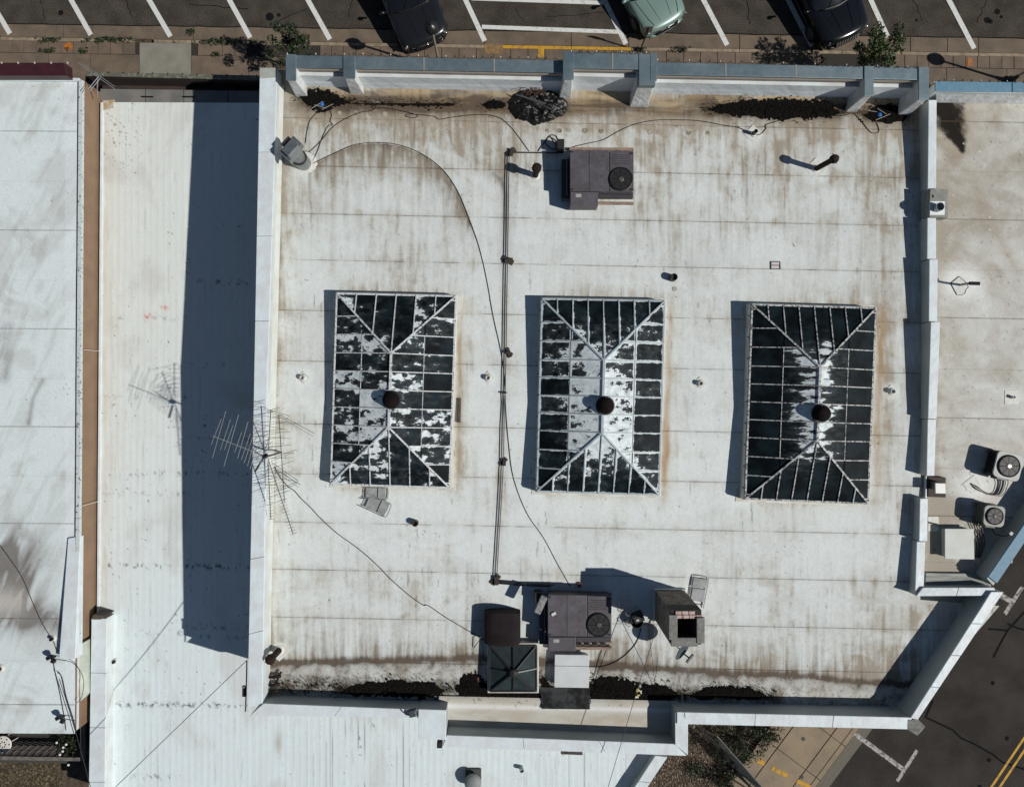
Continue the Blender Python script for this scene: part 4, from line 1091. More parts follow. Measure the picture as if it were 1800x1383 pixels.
def pq(pts, z): return [P(a, b, z)[:2] for a, b in pts]
def roof_unit(label, ox, oy, north):
    """ox, oy: shift of the layout in photo pixels"""
    zr = R(1050 + ox, 310 + oy)[2]; z1 = zr + .78
    t = thing('air_conditioner', label, 'air conditioner', R(1056 + ox, 305 + oy), 'mauve rooftop air conditioners')
    S = lambda pts: [(a + ox, b + oy) for a, b in pts]
    body = build('body', MB().prism(pq(S([(1003.5, 265), (1112, 268), (1112, 337), (1003.5, 336)]), z1 - .02), zr + .10, z1 - .03), MAUVED, t, bevel=.01)
    build('lid', MB().prism(pq(S([(1002, 263.5), (1071, 264), (1071, 336.5), (1002, 336)]), z1), z1 - .05, z1), MAUVE, body, bevel=.012)
    build('lid', MB().prism(pq(S([(1072, 265), (1114, 266.5), (1114, 336.5), (1072, 336.5)]), z1), z1 - .05, z1 - .004), MAUVE, body, bevel=.012)
    build('return_box', MB().prism(pq(S([(1003, 337.5), (1051.5, 337.5), (1051.5, 362), (1003, 362)]), z1 - .12), zr + .12, z1 - .12), MAUVE, t, bevel=.012)
    build('side_cabinet', MB().prism(pq(S([(987, 280), (1002, 280), (1002, 350), (987, 350)]), zr + .3), zr + .06, zr + .30), MAUVED, t, bevel=.01)
    build('pipe_cover', MB().tube([P(997 + ox, 282 + oy, zr + .36), P(997 + ox, 343 + oy, zr + .36)], .03, 8), BLADE, t)
    for dy in (-7, 6, 78, 88):
        build('rail', MB().prism(pq(S([(1001, 266 + dy), (1114, 267 + dy), (1114, 272 + dy), (1001, 271 + dy)]), zr + .1), zr - .02, zr + .10), WOOD, t)
    build('base_panel', MB().prism(pq(S([(1052.5, 338), (1113, 338), (1113, 346), (1052.5, 346)]), zr + .4), zr + .11, zr + .40), MAUVED, t)
    for (a, b) in ((1058, 275), (1057, 292), (1056, 310), (1057, 328), (1073, 278), (1072, 294)):
        build('screw', MB().lathe(*P(a + ox, b + oy, z1)[:2], z1 - .01, [(.018, 0), (.018, .016)], 8), BLACKM, body)
    for k in range(6):
        build('louvre', MB().prism(pq(S([(1076, 272 + k * 3.2), (1108, 272.4 + k * 3.2), (1108, 273.6 + k * 3.2), (1076, 273.2 + k * 3.2)]), z1), z1 - .02, z1 + .006), MAUVED, body)
    build('lid_seam', MB().prism(pq(S([(1036, 264), (1037.4, 264), (1037.4, 336), (1036, 336)]), z1), z1 - .02, z1 + .012), MAUVE, body)
    for (a, b) in ((1005, 267), (1110, 270), (1005, 333), (1110, 333)):
        build('lifting_lug', MB().box(*P(a + ox, b + oy, z1)[:2], z1 - .02, .09, .05, .035), BLACKM, body, bevel=.006)
    build('rating_plate', MB().prism(pq(S([(1012, 341), (1022, 341), (1022, 347), (1012, 347)]), z1 - .12), z1 - .125, z1 - .116), M('dull_rating_plate', (.34, .33, .32), .5), body)
    for k in range(4):
        q_ = R(1055 + ox + 14 * k, 351 + oy)
        build('coil_fin', MB().box(q_[0], q_[1] + .12, zr + .12, .18, .02, .22), BLADE, t)
    fan(t, *P(1091.5 + ox, 315.5 + oy, z1)[:2], z1 + .004, .345, 4)
    build('disconnect_box', MB().box(*R(984 + ox, 262 + oy)[:2], zr + .02, .22, .3, .42), BLACKM, t, bevel=.01)
    if not north:
        build('pipe_lagging', MB().bar(P(983 + ox, 295 + oy, z1 + .09), P(996 + ox, 266 + oy, z1 + .09), .20, .14), M('grey_lagging', (.12, .12, .12), .8, col2=(.3, .3, .29), scale=9), t, bevel=.02)
        build('loose_part', MB().box(*P(1012 + ox, 296 + oy, z1)[:2], z1, .14, .09, .05, .5), M('pale_plastic', (.6, .6, .58), .4), t, bevel=.01)
    return t
roof_unit('mauve grey air conditioner with round fan near the front parapet', 0, 0, True)
roof_unit('mauve grey air conditioner with round fan beside the brick chimney', -39, 782, False)

# dark hood above the pyramid skylight
def hood():
    zr = 5.10; z1 = zr + .62
    t = thing('exhaust_hood', 'dark brown domed metal hood above the pyramid skylight', 'exhaust hood', R(884, 1106))
    a = P(851, 1077, z1); b = P(915, 1136, z1)
    xs = np.linspace(a[0], b[0], 14)
    mb = MB(); n = 14
    vs = []
    for x_ in xs:
        u = (x_ - (a[0] + b[0]) / 2) / ((b[0] - a[0]) / 2)
        h = z1 - .10 * u ** 4 - .03 * u * u
        vs += [(x_, a[1] - .05 * u * u, h), (x_, b[1] + .05 * u * u, h), (x_, b[1] + .05 * u * u, zr + .05), (x_, a[1] - .05 * u * u, zr + .05)]
    fs = [(i * 4 + j, i * 4 + (j + 1) % 4, (i + 1) * 4 + (j + 1) % 4, (i + 1) * 4 + j) for i in range(n - 1) for j in range(4)] + [(0, 3, 2, 1), ((n - 1) * 4, (n - 1) * 4 + 1, (n - 1) * 4 + 2, (n - 1) * 4 + 3)]
    build('hood_shell', mb.add(vs, fs), M('dark_brown_metal', (.013, .0095, .011), .75, col2=(.019, .014, .015), scale=3, spec=.1), t, bevel=.01)
    build('hood_base', MB().box((a[0] + b[0]) / 2, (a[1] + b[1]) / 2, zr - .12, .95, .85, .2), CURB, t)
    build('bent_rod', MB().tube([R(853, 1124, .25), R(842, 1126, .2), R(833, 1138, .05)], .012, 5), STEELD, t)
hood()

# white box and a flat dark panel, mottled grey and black
t = thing('equipment_box', 'plain white metal box beside the pyramid skylight at the back', 'box', R(1005, 1180))
build('box_body', MB().prism(pq([(977, 1152), (1035, 1153), (1034, 1207), (976, 1206)], 5.36), 5.0, 5.36), M('white_metal_box', (.60, .63, .63), .45, col2=(.54, .56, .55), scale=2, grain=.04), t, bevel=.012)
build('box_lid', MB().prism(pq([(975.5, 1150), (1036, 1151), (1035.5, 1170), (975, 1169)], 5.38), 5.365, 5.385), MATS['white_metal_box'], t, bevel=.006)
build('box_lid', MB().prism(pq([(975, 1170), (1035.5, 1171), (1035, 1208.5), (974.5, 1207.5)], 5.38), 5.365, 5.383), MATS['white_metal_box'], t, bevel=.006)
build('dark_panel', MB().prism(pq([(951, 1208), (1037, 1209), (1037, 1247), (952, 1246)], 5.2), 5.05, 5.175), M('mottled_dark_grey', (.040, .044, .045), .8, col2=(.010, .010, .010), scale=3.2, sharp=(.42, .58), spec=.2), None, 'flat dark grey panel lying between the white box and rear parapet', 'mat', bevel=.006)

# ================================================================== CHIMNEY
def chimney():
    zb, zt = 5.05, 7.42
    bx, by, _ = P(1176, 1062, 5.2)
    w, d = .90, .94
    t = thing('brick_chimney', 'square dark weathered brick chimney with open flue and stone cap', 'chimney', (bx, by, zb))
    MORT = M('sooty_mortar', (.03, .027, .024), .95)
    core = build('chimney_core', MB().box(bx, by, zb, w - .03, d - .03, zt - zb - .5), MORT, t)
    wall = MB()
    # hollow upper part
    for sx, sy, ox, oy in ((w - .03, .20, 0, d / 2 - .078), (w - .03, .20, 0, -d / 2 + .078), (.20, d - .44, w / 2 - .115, 0), (.20, d - .44, -w / 2 + .115, 0)):
        wall.box(bx + ox, by + oy, zt - .5, sx, sy, .5)
    build('flue_wall', wall, MORT, t)
    bm = [M('dark_brick_a', (.24, .185, .145), .9, col2=(.10, .08, .065), scale=20), M('dark_brick_b', (.13, .105, .085), .9, col2=(.22, .18, .145), scale=20), M('dark_brick_c', (.34, .27, .21), .9, col2=(.16, .125, .10), scale=25)]
    bh = .078
    nrow = int((zt - zb - .02) / bh)
    shared = {}
    def brick(loc, axis, ln, k):
        key = (axis, round(ln, 3), k)
        if key not in shared:
            me = bpy.data.meshes.new('brick')
            sx, sy = (ln, .03) if axis == 'x' else (.03, ln)
            q = MB().box(0, 0, 0, sx - .009, sy, bh - .011)
            me.from_pydata(q.v, [], q.f); me.materials.append(bm[k]); shared[key] = me
        o = bpy.data.objects.new('brick', shared[key]); COL.objects.link(o)
        o.parent = core; o.location = Vector(loc) - LOC[t.name]
    for r in range(nrow):
        z = zb + r * bh
        for axis, span, fixed in (('x', w, by + d / 2 - .01), ('y', d, bx - w / 2 + .01)):
            n = 4
            ln = span / n
            offs = [(-span / 2 + ln * (i + .5), ln) for i in range(n)] if r % 2 == 0 else [(-span / 2 + ln * .25, ln / 2)] + [(-span / 2 + ln * (i + 1), ln) for i in range(n - 1)] + [(span / 2 - ln * .25, ln / 2)]
            for o_, l_ in offs:
                j = RND.uniform(-.006, .006)
                loc = (bx + o_, fixed + j, z) if axis == 'x' else (fixed + j, by + o_, z)
                brick(loc, axis, l_, RND.randrange(3))
    far = MB()
    for r in range(nrow):
        z = zb + r * bh
        far.box(bx + w / 2 - .012, by, z, .03, d, bh - .012); far.box(bx, by - d / 2 + .012, z, w, .03, bh - .012)
    build('brick_courses', far, bm[0], t, kind='stuff')
    STONE = M('grey_stone_cap', (.14, .14, .128), .9, col2=(.22, .215, .195), scale=8, bump=.4, bscale=14)
    build('cap_stone', MB().box(bx - w / 2 + .07, by + .02, zt, .24, .70, .085), STONE, t, bevel=.015)
    build('cap_stone', MB().box(bx - .06, by - d / 2 + .07, zt, .76, .25, .08), STONE, t, bevel=.015)
    build('cap_stone', MB().box(bx + w / 2 - .055, by - .06, zt + .015, .23, .74, .095), STONE, t, bevel=.02)
    PINK = M('pale_mortared_brick', (.40, .22, .19), .9, col2=(.52, .44, .40), scale=14)
    for r_ in range(2):
        for i in range(4 if r_ else 3):
            build('top_brick', MB().box(bx - .22 + i * .19 + r_ * .02, by + d / 2 - .05 - r_ * .11, zt - .01, .172, .096, .05 + RND.uniform(0, .012)), PINK, t, bevel=.008)
    build('base_flashing', MB().box(bx, by, 5.03, w + .14, d + .14, .32, 0, .94), CURB, t)
chimney()

# satellite dish on the chimney
def dish(label, c, nrm, r, arm):
    t = thing('satellite_dish', label, 'satellite dish', c)
    n = Vector(nrm).normalized(); c = Vector(c)
    a = n.orthogonal().normalized(); b = n.cross(a)
    vs = []; fs = []; m = 24; rings = 6
    for i in range(rings + 1):
        q = i / rings
        for j in range(m):
            p = 2 * math.pi * j / m
            vs.append(c + (a * math.cos(p) + b * math.sin(p) * .9) * r * q + n * (.16 * r * q * q * 1.6))
    for i in range(rings):
        for j in range(m): fs.append((i * m + j, i * m + (j + 1) % m, (i + 1) * m + (j + 1) % m, (i + 1) * m + j))
    o = build('reflector', MB().add(vs, fs), M('grey_dish', (.055, .072, .082), .5, col2=(.042, .056, .064), scale=5), t, smooth=True)
    sd = o.modifiers.new('thickness', 'SOLIDIFY'); sd.thickness = .012
    tip = c + n * r * 1.05 - b * r * .55
    build('feed_arm', MB().bar(c - b * r * .85 + n * .05, tip, .035, .035), STEELD, t)
    build('feed_horn', MB().bar(tip - a * .16, tip + a * .16, .07, .07), STEELD, t, bevel=.01)
    build('mount', MB().tube([c - n * .02, c - n * .16, Vector(arm)], .022, 8), STEELD, t)
dish('grey satellite dish fixed low on the chimney, facing down right', P(1196, 1141, 6.05), (.60, -.40, .62), .31, P(1203, 1116, 6.0))

# ================================================================== VENT PIPES
GALV = M('galvanised_steel', (.36, .38, .38), .38, metal=.75, col2=(.26, .28, .28), scale=6, grain=.08, gscale=25)
RUSTP = M('rusty_black_pipe', (.014, .010, .009), .85, col2=(.035, .020, .014), scale=9, spec=.15)
PATCH = M('white_sealant_patch', (.60, .64, .61), .6, col2=(.58, .55, .48), scale=5, bump=.5, bscale=10)

def collar(t, px, py, r, h=.07):
    x_, y_, z_ = R(px, py)
    build('sealed_collar', MB().lathe(x_, y_, z_ - .03, [(r * 1.9, .034), (r * 1.6, .045), (r * 1.2, .03 + h * .5), (r * 1.02, .03 + h * .7)], 14), PATCH, t, smooth=True)

def rusty_vent(label, px, py, hgt, lean=(0, 0), r=.10):
    b = Vector(R(px, py)); top = b + Vector((lean[0], lean[1], hgt))
    t = thing('vent_pipe', label, 'vent pipe', b, 'rusty vent pipes with caps')
    build('pipe', MB().tube([b - Vector((0, 0, .05)), b.lerp(top, .55), top], r, 14), RUSTP, t)
    ax = (top - b).normalized()
    build('cap', MB().lathe(*top, [(r * 1.1, -.06), (r * 1.55, -.05), (r * 1.55, .05), (r * 1.2, .12), (.02, .15)], 16, axis=ax), RUSTP, t)
    for k in range(4):
        a = k * math.pi / 2 + .4
        build('cap_strap', MB().tube([top + Vector((r * 1.5 * math.cos(a), r * 1.5 * math.sin(a), 0)), top + Vector((r * 2.0 * math.cos(a), r * 2.0 * math.sin(a), .03)), top + Vector((r * 1.4 * math.cos(a), r * 1.4 * math.sin(a), .09))], .008, 5), STEELD, t)
    q = MB(); s_ = .36
    q.prism([(b.x + s_ * math.cos(a), b.y + s_ * math.sin(a)) for a in [math.radians(d_) for d_ in (0, 90, 180, 270)]], b.z - .06, b.z + .012)
    build('membrane_patch', q, PATCH, t, bevel=.01)
    collar(t, px, py, r)
    return t
rusty_vent('rusty capped vent pipe left of the front air conditioner', 941, 309, .72, (.02, .02), .095)
rusty_vent('long rusty capped vent pipe at the upper right of the main roof', 1434, 297, 1.02, (.12, -.02), .085)
rusty_vent('rusty vent pipe in the rear left corner of the main roof', 491, 1142, .75, (-.03, -.02), .10)

def galv_vent():
    b = Vector(R(535, 288)); top = b + Vector((-.08, .10, 1.10))
    t = thing('flue_vent', 'galvanised flue with boxy metal cowl at the upper left of the main roof', 'flue', b)
    build('lower_pipe', MB().tube([b - Vector((0, 0, .05)), b.lerp(top, .42)], .235, 24), GALV, t)
    build('upper_pipe', MB().tube([b.lerp(top, .40), b.lerp(top, .86)], .205, 24), GALV, t)
    ax = Vector((1, -.95, 0)).normalized(); ay = Vector((.95, 1, 0)).normalized()
    zc = top.z
    def obox(cx, cy, lx, ly, z0, z1, ty=1.0):
        vs = []
        for z, k in ((z0, 1), (z1, ty)):
            for a, b_ in ((-1, -1), (1, -1), (1, 1), (-1, 1)):
                p = Vector((top.x, top.y, 0)) + ax * (cx + a * lx / 2 * k) + ay * (cy + b_ * ly / 2)
                vs.append((p.x, p.y, z))
        return MB().add(vs, [(3, 2, 1, 0), (4, 5, 6, 7), (0, 1, 5, 4), (1, 2, 6, 5), (2, 3, 7, 6), (3, 0, 4, 7)])
    build('cowl', obox(0, 0, .46, .46, zc - .18, zc + .14, .62), GALV, t, bevel=.012)
    build('cowl_wing', obox(-.02, .27, .40, .12, zc - .16, zc + .05, .9), GALV, t, bevel=.01)
    build('cowl_wing', obox(-.26, .05, .14, .34, zc - .16, zc + .03, .9), M('dark_cowl', (.06, .06, .07), .5, metal=.5), t, bevel=.01)
    build('cowl_lip', obox(.02, -.27, .46, .10, zc - .18, zc + .01, .95), GALV, t, bevel=.01)
    build('band', MB().lathe(*b.lerp(top, .41), [(.245, -.015), (.245, .015)], 24, axis=top - b), STEELD, t)
    collar(t, 535, 288, .22, .05)
galv_vent()

def stub(label, px, py, r, h, mat, name='pipe_stub', cat='pipe', group='short pipe stubs on the main roof', patch=0.0, rot=.0):
    b = Vector(R(px, py))
    t = thing(name, label, cat, b, group)
    build('pipe', MB().lathe(*b, [(r, -.04), (r, h), (r * .78, h), (r * .76, h - .08), (.01, h - .08)], 14), mat, t)
    if patch:
        build('membrane_patch', MB().prism([(b.x + patch * math.cos(a + rot), b.y + patch * math.sin(a + rot)) for a in (0, math.pi / 2, math.pi, 1.5 * math.pi)], b.z - .08, b.z + .011), PATCH, t, bevel=.006)
        build('sealed_collar', MB().lathe(b.x, b.y, b.z - .01, [(r * 1.7, .02), (r * 1.3, .035), (r * 1.02, .06)], 12), PATCH, t, smooth=True)
BLK = M('black_plastic_pipe', (.010, .010, .011), .5)
stub('black open pipe stub above the middle skylight', 1182, 489, .115, .24, BLK)
stub('dark brown pipe stub below the leftmost skylight', 731, 918, .095, .22, M('dark_brown_pipe', (.045, .018, .016), .5))
stub('grey pipe stub with white patch near the moss strip', 1324, 236, .06, .28, BLK, patch=.30)
PVC = M('pale_pvc', (.46, .47, .46), .6)
stub('small white breather on a patch left of the leftmost skylight', 533, 664, .075, .16, PVC, 'breather_vent', 'vent', 'small white breathers on diamond patches', .22)
stub('small white breather on a patch between leftmost skylight and conduit', 858, 664, .075, .16, PVC, 'breather_vent', 'vent', 'small white breathers on diamond patches', .22)
stub('small white breather on a patch between middle and rightmost skylights', 1230, 674, .075, .16, PVC, 'breather_vent', 'vent', 'small white breathers on diamond patches', .22)
stub('small white breather on a patch right of the rightmost skylight', 1566, 688, .075, .16, PVC, 'breather_vent', 'vent', 'small white breathers on diamond patches', .22)

# round fixing plates under the membrane
FIX = M('stained_fixing_plate', (.34, .31, .26), .8, col2=(.16, .14, .078), scale=12)
FIXL = M('ring_mark', (.36, .33, .28), .7)
for i, (a, b) in enumerate([(597, 199), (625, 199), (652, 201), (677, 201), (704, 201), (729, 202), (757, 204), (809, 203), (863, 205), (890, 205), (962, 230), (984, 230), (1000, 229), (1029, 230), (1057, 231), (1143, 233), (1211, 234), (1244, 234), (1186, 508)]):
    p = R(a, b)
    big = RND.uniform(.055, .085)
    build('fixing_plate', MB().lathe(p[0], p[1], p[2] - .004, [(big, 0), (big, .016), (big * .75, .018), (big * .7, .012), (.01, .012)], 16), FIX if i % 3 else FIXL, roof)

# ================================================================== CONDUITS AND THEIR BLOCKS
CON = M('dark_conduit', (.022, .020, .019), .5)
t = thing('gas_pipe_run', 'twin dark pipes running down the main roof past the skylights', 'pipe', R(890, 640))
run = [(893, 268), (892, 330), (891, 400), (890, 460), (888.5, 545), (887.5, 620), (886, 690)]
run2 = [(885.5, 690), (884, 750), (883, 812), (880, 870), (875, 950), (871, 1018)]
for dx in (-2.0, 2.0):
    for rn in (run, run2):
        build('pipe', MB().tube([R(a + dx, b, .058) for a, b in rn], .015, 8), CON, t)
build('coupling', MB().tube([R(881, 690, .078), R(891, 690, .078)], .026, 8), CON, t)
build('branch_pipe', MB().tube([R(893, 268, .078), R(940, 268.5, .078), R(990, 269, .13)], .022, 8), CON, t)
build('branch_pipe', MB().tube([R(871, 1021, .078), R(920, 1025, .078), R(975, 1027, .12)], .024, 8), CON, t)
build('branch_pipe', MB().tube([R(872, 1024.5, .078), R(920, 1028.5, .078), R(968, 1030, .12)], .024, 8), CON, t)
SLEEP = M('charred_timber_block', (.030, .023, .018), .9, col2=(.06, .045, .035), scale=12)
for (a, b, rot, s, lab) in ((898, 268, .6, 1.0, 'dark timber block under the pipe elbow near the front parapet'), (893, 458, -.5, 1.1, 'dark timber block under the pipes, level with the upper seam'),
                            (894, 620, -1.2, .9, 'dark timber block under the pipes beside the leftmost skylight'), (885, 811, .8, .85, 'dark timber block under the pipes above the lower skylight corner'), (871, 1018, .9, 1.1, 'dark timber block under the rear pipe elbow')):
    p = R(a, b)
    tb = thing('pipe_support_block', lab, 'block', p, 'timber blocks under the pipes')
    build('sleeper', MB().box(p[0], p[1], p[2] - .02, .34 * s, .15 * s, .075, rot), SLEEP, tb, bevel=.01)
    build('cleat', MB().box(p[0] + .03, p[1] - .02, p[2] + .056, .24 * s, .12 * s, .07, rot + .7), SLEEP, tb, bevel=.008)

# ================================================================== CABLES ON THE ROOF
CAB = M('black_cable', (.014, .013, .012), .6)
def cable(label, pts, r=.011, surf='main', z=None, cat='cable'):
    kr = random.Random(len(label))
    pts = [pts[0]] + [(a + kr.uniform(-1.3, 1.3), b + kr.uniform(-1.3, 1.3)) for a, b in pts[1:-1]] + [pts[-1]]
    if surf == 'main': w = [R(a, b, .018) for a, b in pts]
    else: w = [P(a, b, z) for a, b in pts]
    return build('cable', MB().tube(smooth_path(w, 5), r, 5), CAB, None, label, cat, smooth=True)
cable('long black cable curving from the galvanised flue across the main roof to the rear unit', [(541, 292), (560, 284), (590, 268), (625, 255), (665, 251), (705, 257), (745, 273), (780, 300), (806, 338), (826, 385), (842, 432), (855, 490), (868, 555), (879, 610), (886, 660), (889, 720), (893, 780), (903, 840), (925, 900), (955, 945), (978, 990), (993, 1015), (1003, 1030)])
cable('black cable from the flue to the left drain corner', [(537, 252), (540, 230), (545, 212), (556, 198), (560, 190)])
cable('thin cable winding along the front gutter to the conduit elbow', [(543, 268), (562, 250), (580, 228), (600, 212), (630, 199), (655, 193), (661, 186), (657, 183), (656, 190), (680, 190), (715, 198), (735, 203), (728, 207), (712, 205), (722, 201), (760, 205), (773, 210), (800, 206), (845, 201), (875, 206), (895, 220), (912, 240), (930, 266)])
cable('thin cable hanging from the left drain to the flue', [(579, 192), (583, 203), (580, 214), (585, 218), (580, 221), (574, 226), (568, 240), (556, 268), (548, 286)])
cable('black cable from the front air conditioner to the grey pipe stub and moss', [(990, 265), (1010, 258), (1035, 252), (1060, 246), (1085, 233), (1115, 220), (1150, 213), (1190, 211), (1230, 213), (1270, 219), (1300, 226), (1318, 234), (1335, 236), (1345, 226), (1348, 220), (1375, 211)])
cable('black cable from the moss strip looping beside the right drain', [(1440, 205), (1480, 204), (1497, 200), (1508, 205), (1520, 220), (1532, 232), (1542, 234), (1546, 227), (1541, 216)])
cable('tangle of black cable beside the front air conditioner', [(946, 266), (952, 256), (962, 244), (968, 238), (978, 240), (982, 252), (972, 262), (960, 250), (966, 240), (974, 250), (984, 264), (978, 246), (964, 240)], .014)
cable('long cable from the antenna across the main roof to the dark hood', [(476, 806), (490, 835), (505, 855), (517, 862), (530, 876), (545, 893), (562, 910), (590, 935), (620, 957), (643, 974), (665, 995), (690, 1020), (720, 1047), (745, 1062), (752, 1064), (785, 1085), (815, 1103), (850, 1124)], .013)
cable('black hose curving from the bucket to the white box', [(1128, 1096), (1126, 1110), (1118, 1130), (1100, 1150), (1080, 1163), (1058, 1170), (1036, 1171)], .014)
cable('thin cable from the rear unit to the white box', [(1060, 1122), (1060, 1136), (1054, 1150), (1050, 1170), (1044, 1186), (1036, 1190)], .009)

# ================================================================== DEBRIS AND MOSS
SOIL = VC('black_soil', .95, .35, 60, .9, 40, .08)
def debris(name, label, cat, centre, flakes, seed, surf=R, h0=.022, amp=.06):
    """wet black soil: a ragged low mound plus loose crumbs; centre: [(px, py, half width)]"""
    rs = np.random.RandomState(seed)
    a = np.array(centre, float); a[:, 2] *= 1.3
    x0, x1 = a[:, 0].min() - 14, a[:, 0].max() + 14
    y0, y1 = (a[:, 1] - a[:, 2]).min() - 8, (a[:, 1] + a[:, 2]).max() + 8
    st = 1.5
    xs = np.arange(x0, x1, st); ys = np.arange(y0, y1, st)
    X, Y = np.meshgrid(xs, ys)
    cy = np.interp(X, a[:, 0], a[:, 1]); hw = np.interp(X, a[:, 0], a[:, 2], left=0, right=0)
    m = 1 - np.abs(Y - cy) / np.maximum(hw, .01) + .55 * (fbm(X / 13, Y / 9, seed) - .5) + .55 * (fbm(X / 4, Y / 4, seed + 3) - .5)
    m[hw < .5] = -1
    m -= .5 * np.clip(1 - np.minimum(X - a[:, 0].min(), a[:, 0].max() - X) / 16, 0, 1.5)
    mb = MB(); idx = -np.ones(X.shape, int); cols = []
    for i in range(X.shape[0]):
        for j in range(X.shape[1]):
            if m[i, j] > (-.2 if amp > 0 else 9):
                p = surf(X[i, j] + rs.uniform(-.5, .5), Y[i, j] + rs.uniform(-.5, .5))
                idx[i, j] = len(mb.v)
                hh = amp * np.clip(m[i, j], -.3, .8) * rs.uniform(.4, 1.2)
                mb.v.append((p[0], p[1], p[2] + h0 + hh))
                k = rs.uniform(.3, 1.5); cols.append((.0075 * k, .0068 * k, .006 * k))
    for i in range(X.shape[0] - 1):
        for j in range(X.shape[1] - 1):
            q = (idx[i, j], idx[i + 1, j], idx[i + 1, j + 1], idx[i, j + 1])
            if min(q) >= 0: mb.f.append(q)
    for _ in range(int(flakes * 1.6)):
        x_ = rs.uniform(x0, x1); c_ = np.interp(x_, a[:, 0], a[:, 1]); w_ = np.interp(x_, a[:, 0], a[:, 2])
        y_ = c_ + rs.normal() * (w_ * .62 + 3.0) - abs(rs.normal()) * 3
        p = np.array(surf(x_, y_)); s_ = rs.uniform(.005, .024) * (1 + (rs.rand() < .08))
        n = len(mb.v); ang = rs.uniform(0, 6.28)
        for t_ in (0, 2.1, 4.2):
            mb.v.append((p[0] + s_ * math.cos(ang + t_), p[1] + s_ * math.sin(ang + t_), p[2] + h0 + .012 + rs.uniform(0, .01)))
        mb.v.append((p[0], p[1], p[2] + h0 + .012 + s_))
        mb.f += [(n, n + 1, n + 3), (n + 1, n + 2, n + 3), (n + 2, n, n + 3)]
        k = rs.uniform(.5, 2.6); cols += [(.014 * k, .011 * k, .008 * k)] * 4
    return build(name, mb, SOIL, None, label, cat, kind='stuff', cols=np.array(cols))
debris('wet_debris', 'black wet leaf debris round the front left drain', 'debris', [(528, 172, 3), (545, 172, 13), (562, 178, 14), (580, 176, 11), (600, 179, 5), (618, 182, 2)], 250, 1)
debris('wet_debris', 'thin black dirt line in the front gutter', 'debris', [(620, 183, 1.2), (680, 184, 1.5), (740, 185, 2), (800, 185, 2.5)], 260, 2, amp=.01)
debris('wet_debris', 'small oval of black dirt left of the tarp bundle', 'debris', [(848, 185, 2), (858, 185, 6), (872, 185, 6.5), (884, 185, 5), (890, 186, 2)], 60, 3)
debris('moss_strip', 'long strip of black moss along the front gutter at right', 'moss', [(1246, 194, 2), (1265, 193, 6), (1300, 192, 9), (1340, 191, 11), (1370, 193, 14), (1400, 192, 13), (1430, 193, 12), (1455, 195, 9), (1475, 199, 3)], 700, 4)
debris('wet_debris', 'black wet debris round the front right drain', 'debris', [(1520, 204, 3), (1535, 202, 9), (1555, 200, 12), (1575, 201, 11), (1592, 203, 9)], 220, 5)
debris('moss_strip', 'black moss strip along the left part of the rear parapet', 'moss', [(598, 1216, 2), (620, 1213, 6), (650, 1210, 8), (690, 1209, 10), (730, 1211, 10), (765, 1212, 9), (780, 1213, 5)], 900, 6)
debris('moss_strip', 'black moss heap below the pyramid skylight', 'moss', [(800, 1209, 4), (812, 1208, 16), (835, 1212, 20), (860, 1222, 14), (890, 1226, 13), (925, 1228, 14), (945, 1232, 14), (955, 1236, 6)], 500, 7)
debris('moss_strip', 'black moss heap between the white box and the rear corner bay', 'moss', [(1036, 1213, 14), (1060, 1212, 17), (1085, 1216, 17), (1110, 1220, 16), (1135, 1222, 15), (1160, 1222, 14), (1180, 1220, 8), (1192, 1222, 3)], 900, 8)
debris('moss_strip', 'black moss strip along the right part of the rear parapet', 'moss', [(1215, 1222, 3), (1235, 1219, 7), (1265, 1216, 8), (1300, 1217, 8), (1330, 1220, 6), (1352, 1224, 2)], 600, 9)
debris('scattered_crumbs', 'scattered black crumbs left of the rear moss strip', 'debris', [(500, 1208, 5), (540, 1205, 7), (590, 1210, 7)], 420, 10, amp=-.02)
debris('scattered_crumbs', 'black crumbs between the pyramid skylight and the white box', 'debris', [(945, 1190, 3), (955, 1200, 9), (968, 1208, 6)], 250, 11, amp=.01)

# drains with blue strainers
BLUE = M('blue_plastic', (.02, .12, .38), .4)
for (a, b, lab) in ((566, 184, 'blue drain strainer in black debris at the front left corner'), (1545, 203, 'blue drain strainer in black debris at the front right corner')):
    p = R(a, b, .03)
    t = thing('drain_strainer', lab, 'drain', p, 'blue roof drain strainers')
    build('strainer', MB().lathe(p[0], p[1], p[2], [(.075, 0), (.07, .06), (.04, .085), (.01, .09)], 12), BLUE, t)
    build('drain_frame', MB().box(p[0], p[1], p[2] - .03, .26, .24, .045, .4), BLACKM, t)
    for k in range(3):
        q = Vector(p) + Vector((RND.uniform(-.25, .2), RND.uniform(-.1, .15), .07)); d = Vector((RND.uniform(.1, .25), RND.uniform(-.12, .12), .01))
        build('stick', MB().tube([q - d, q + d], .009, 5), M('pale_stick', (.35, .33, .28), .8), t)

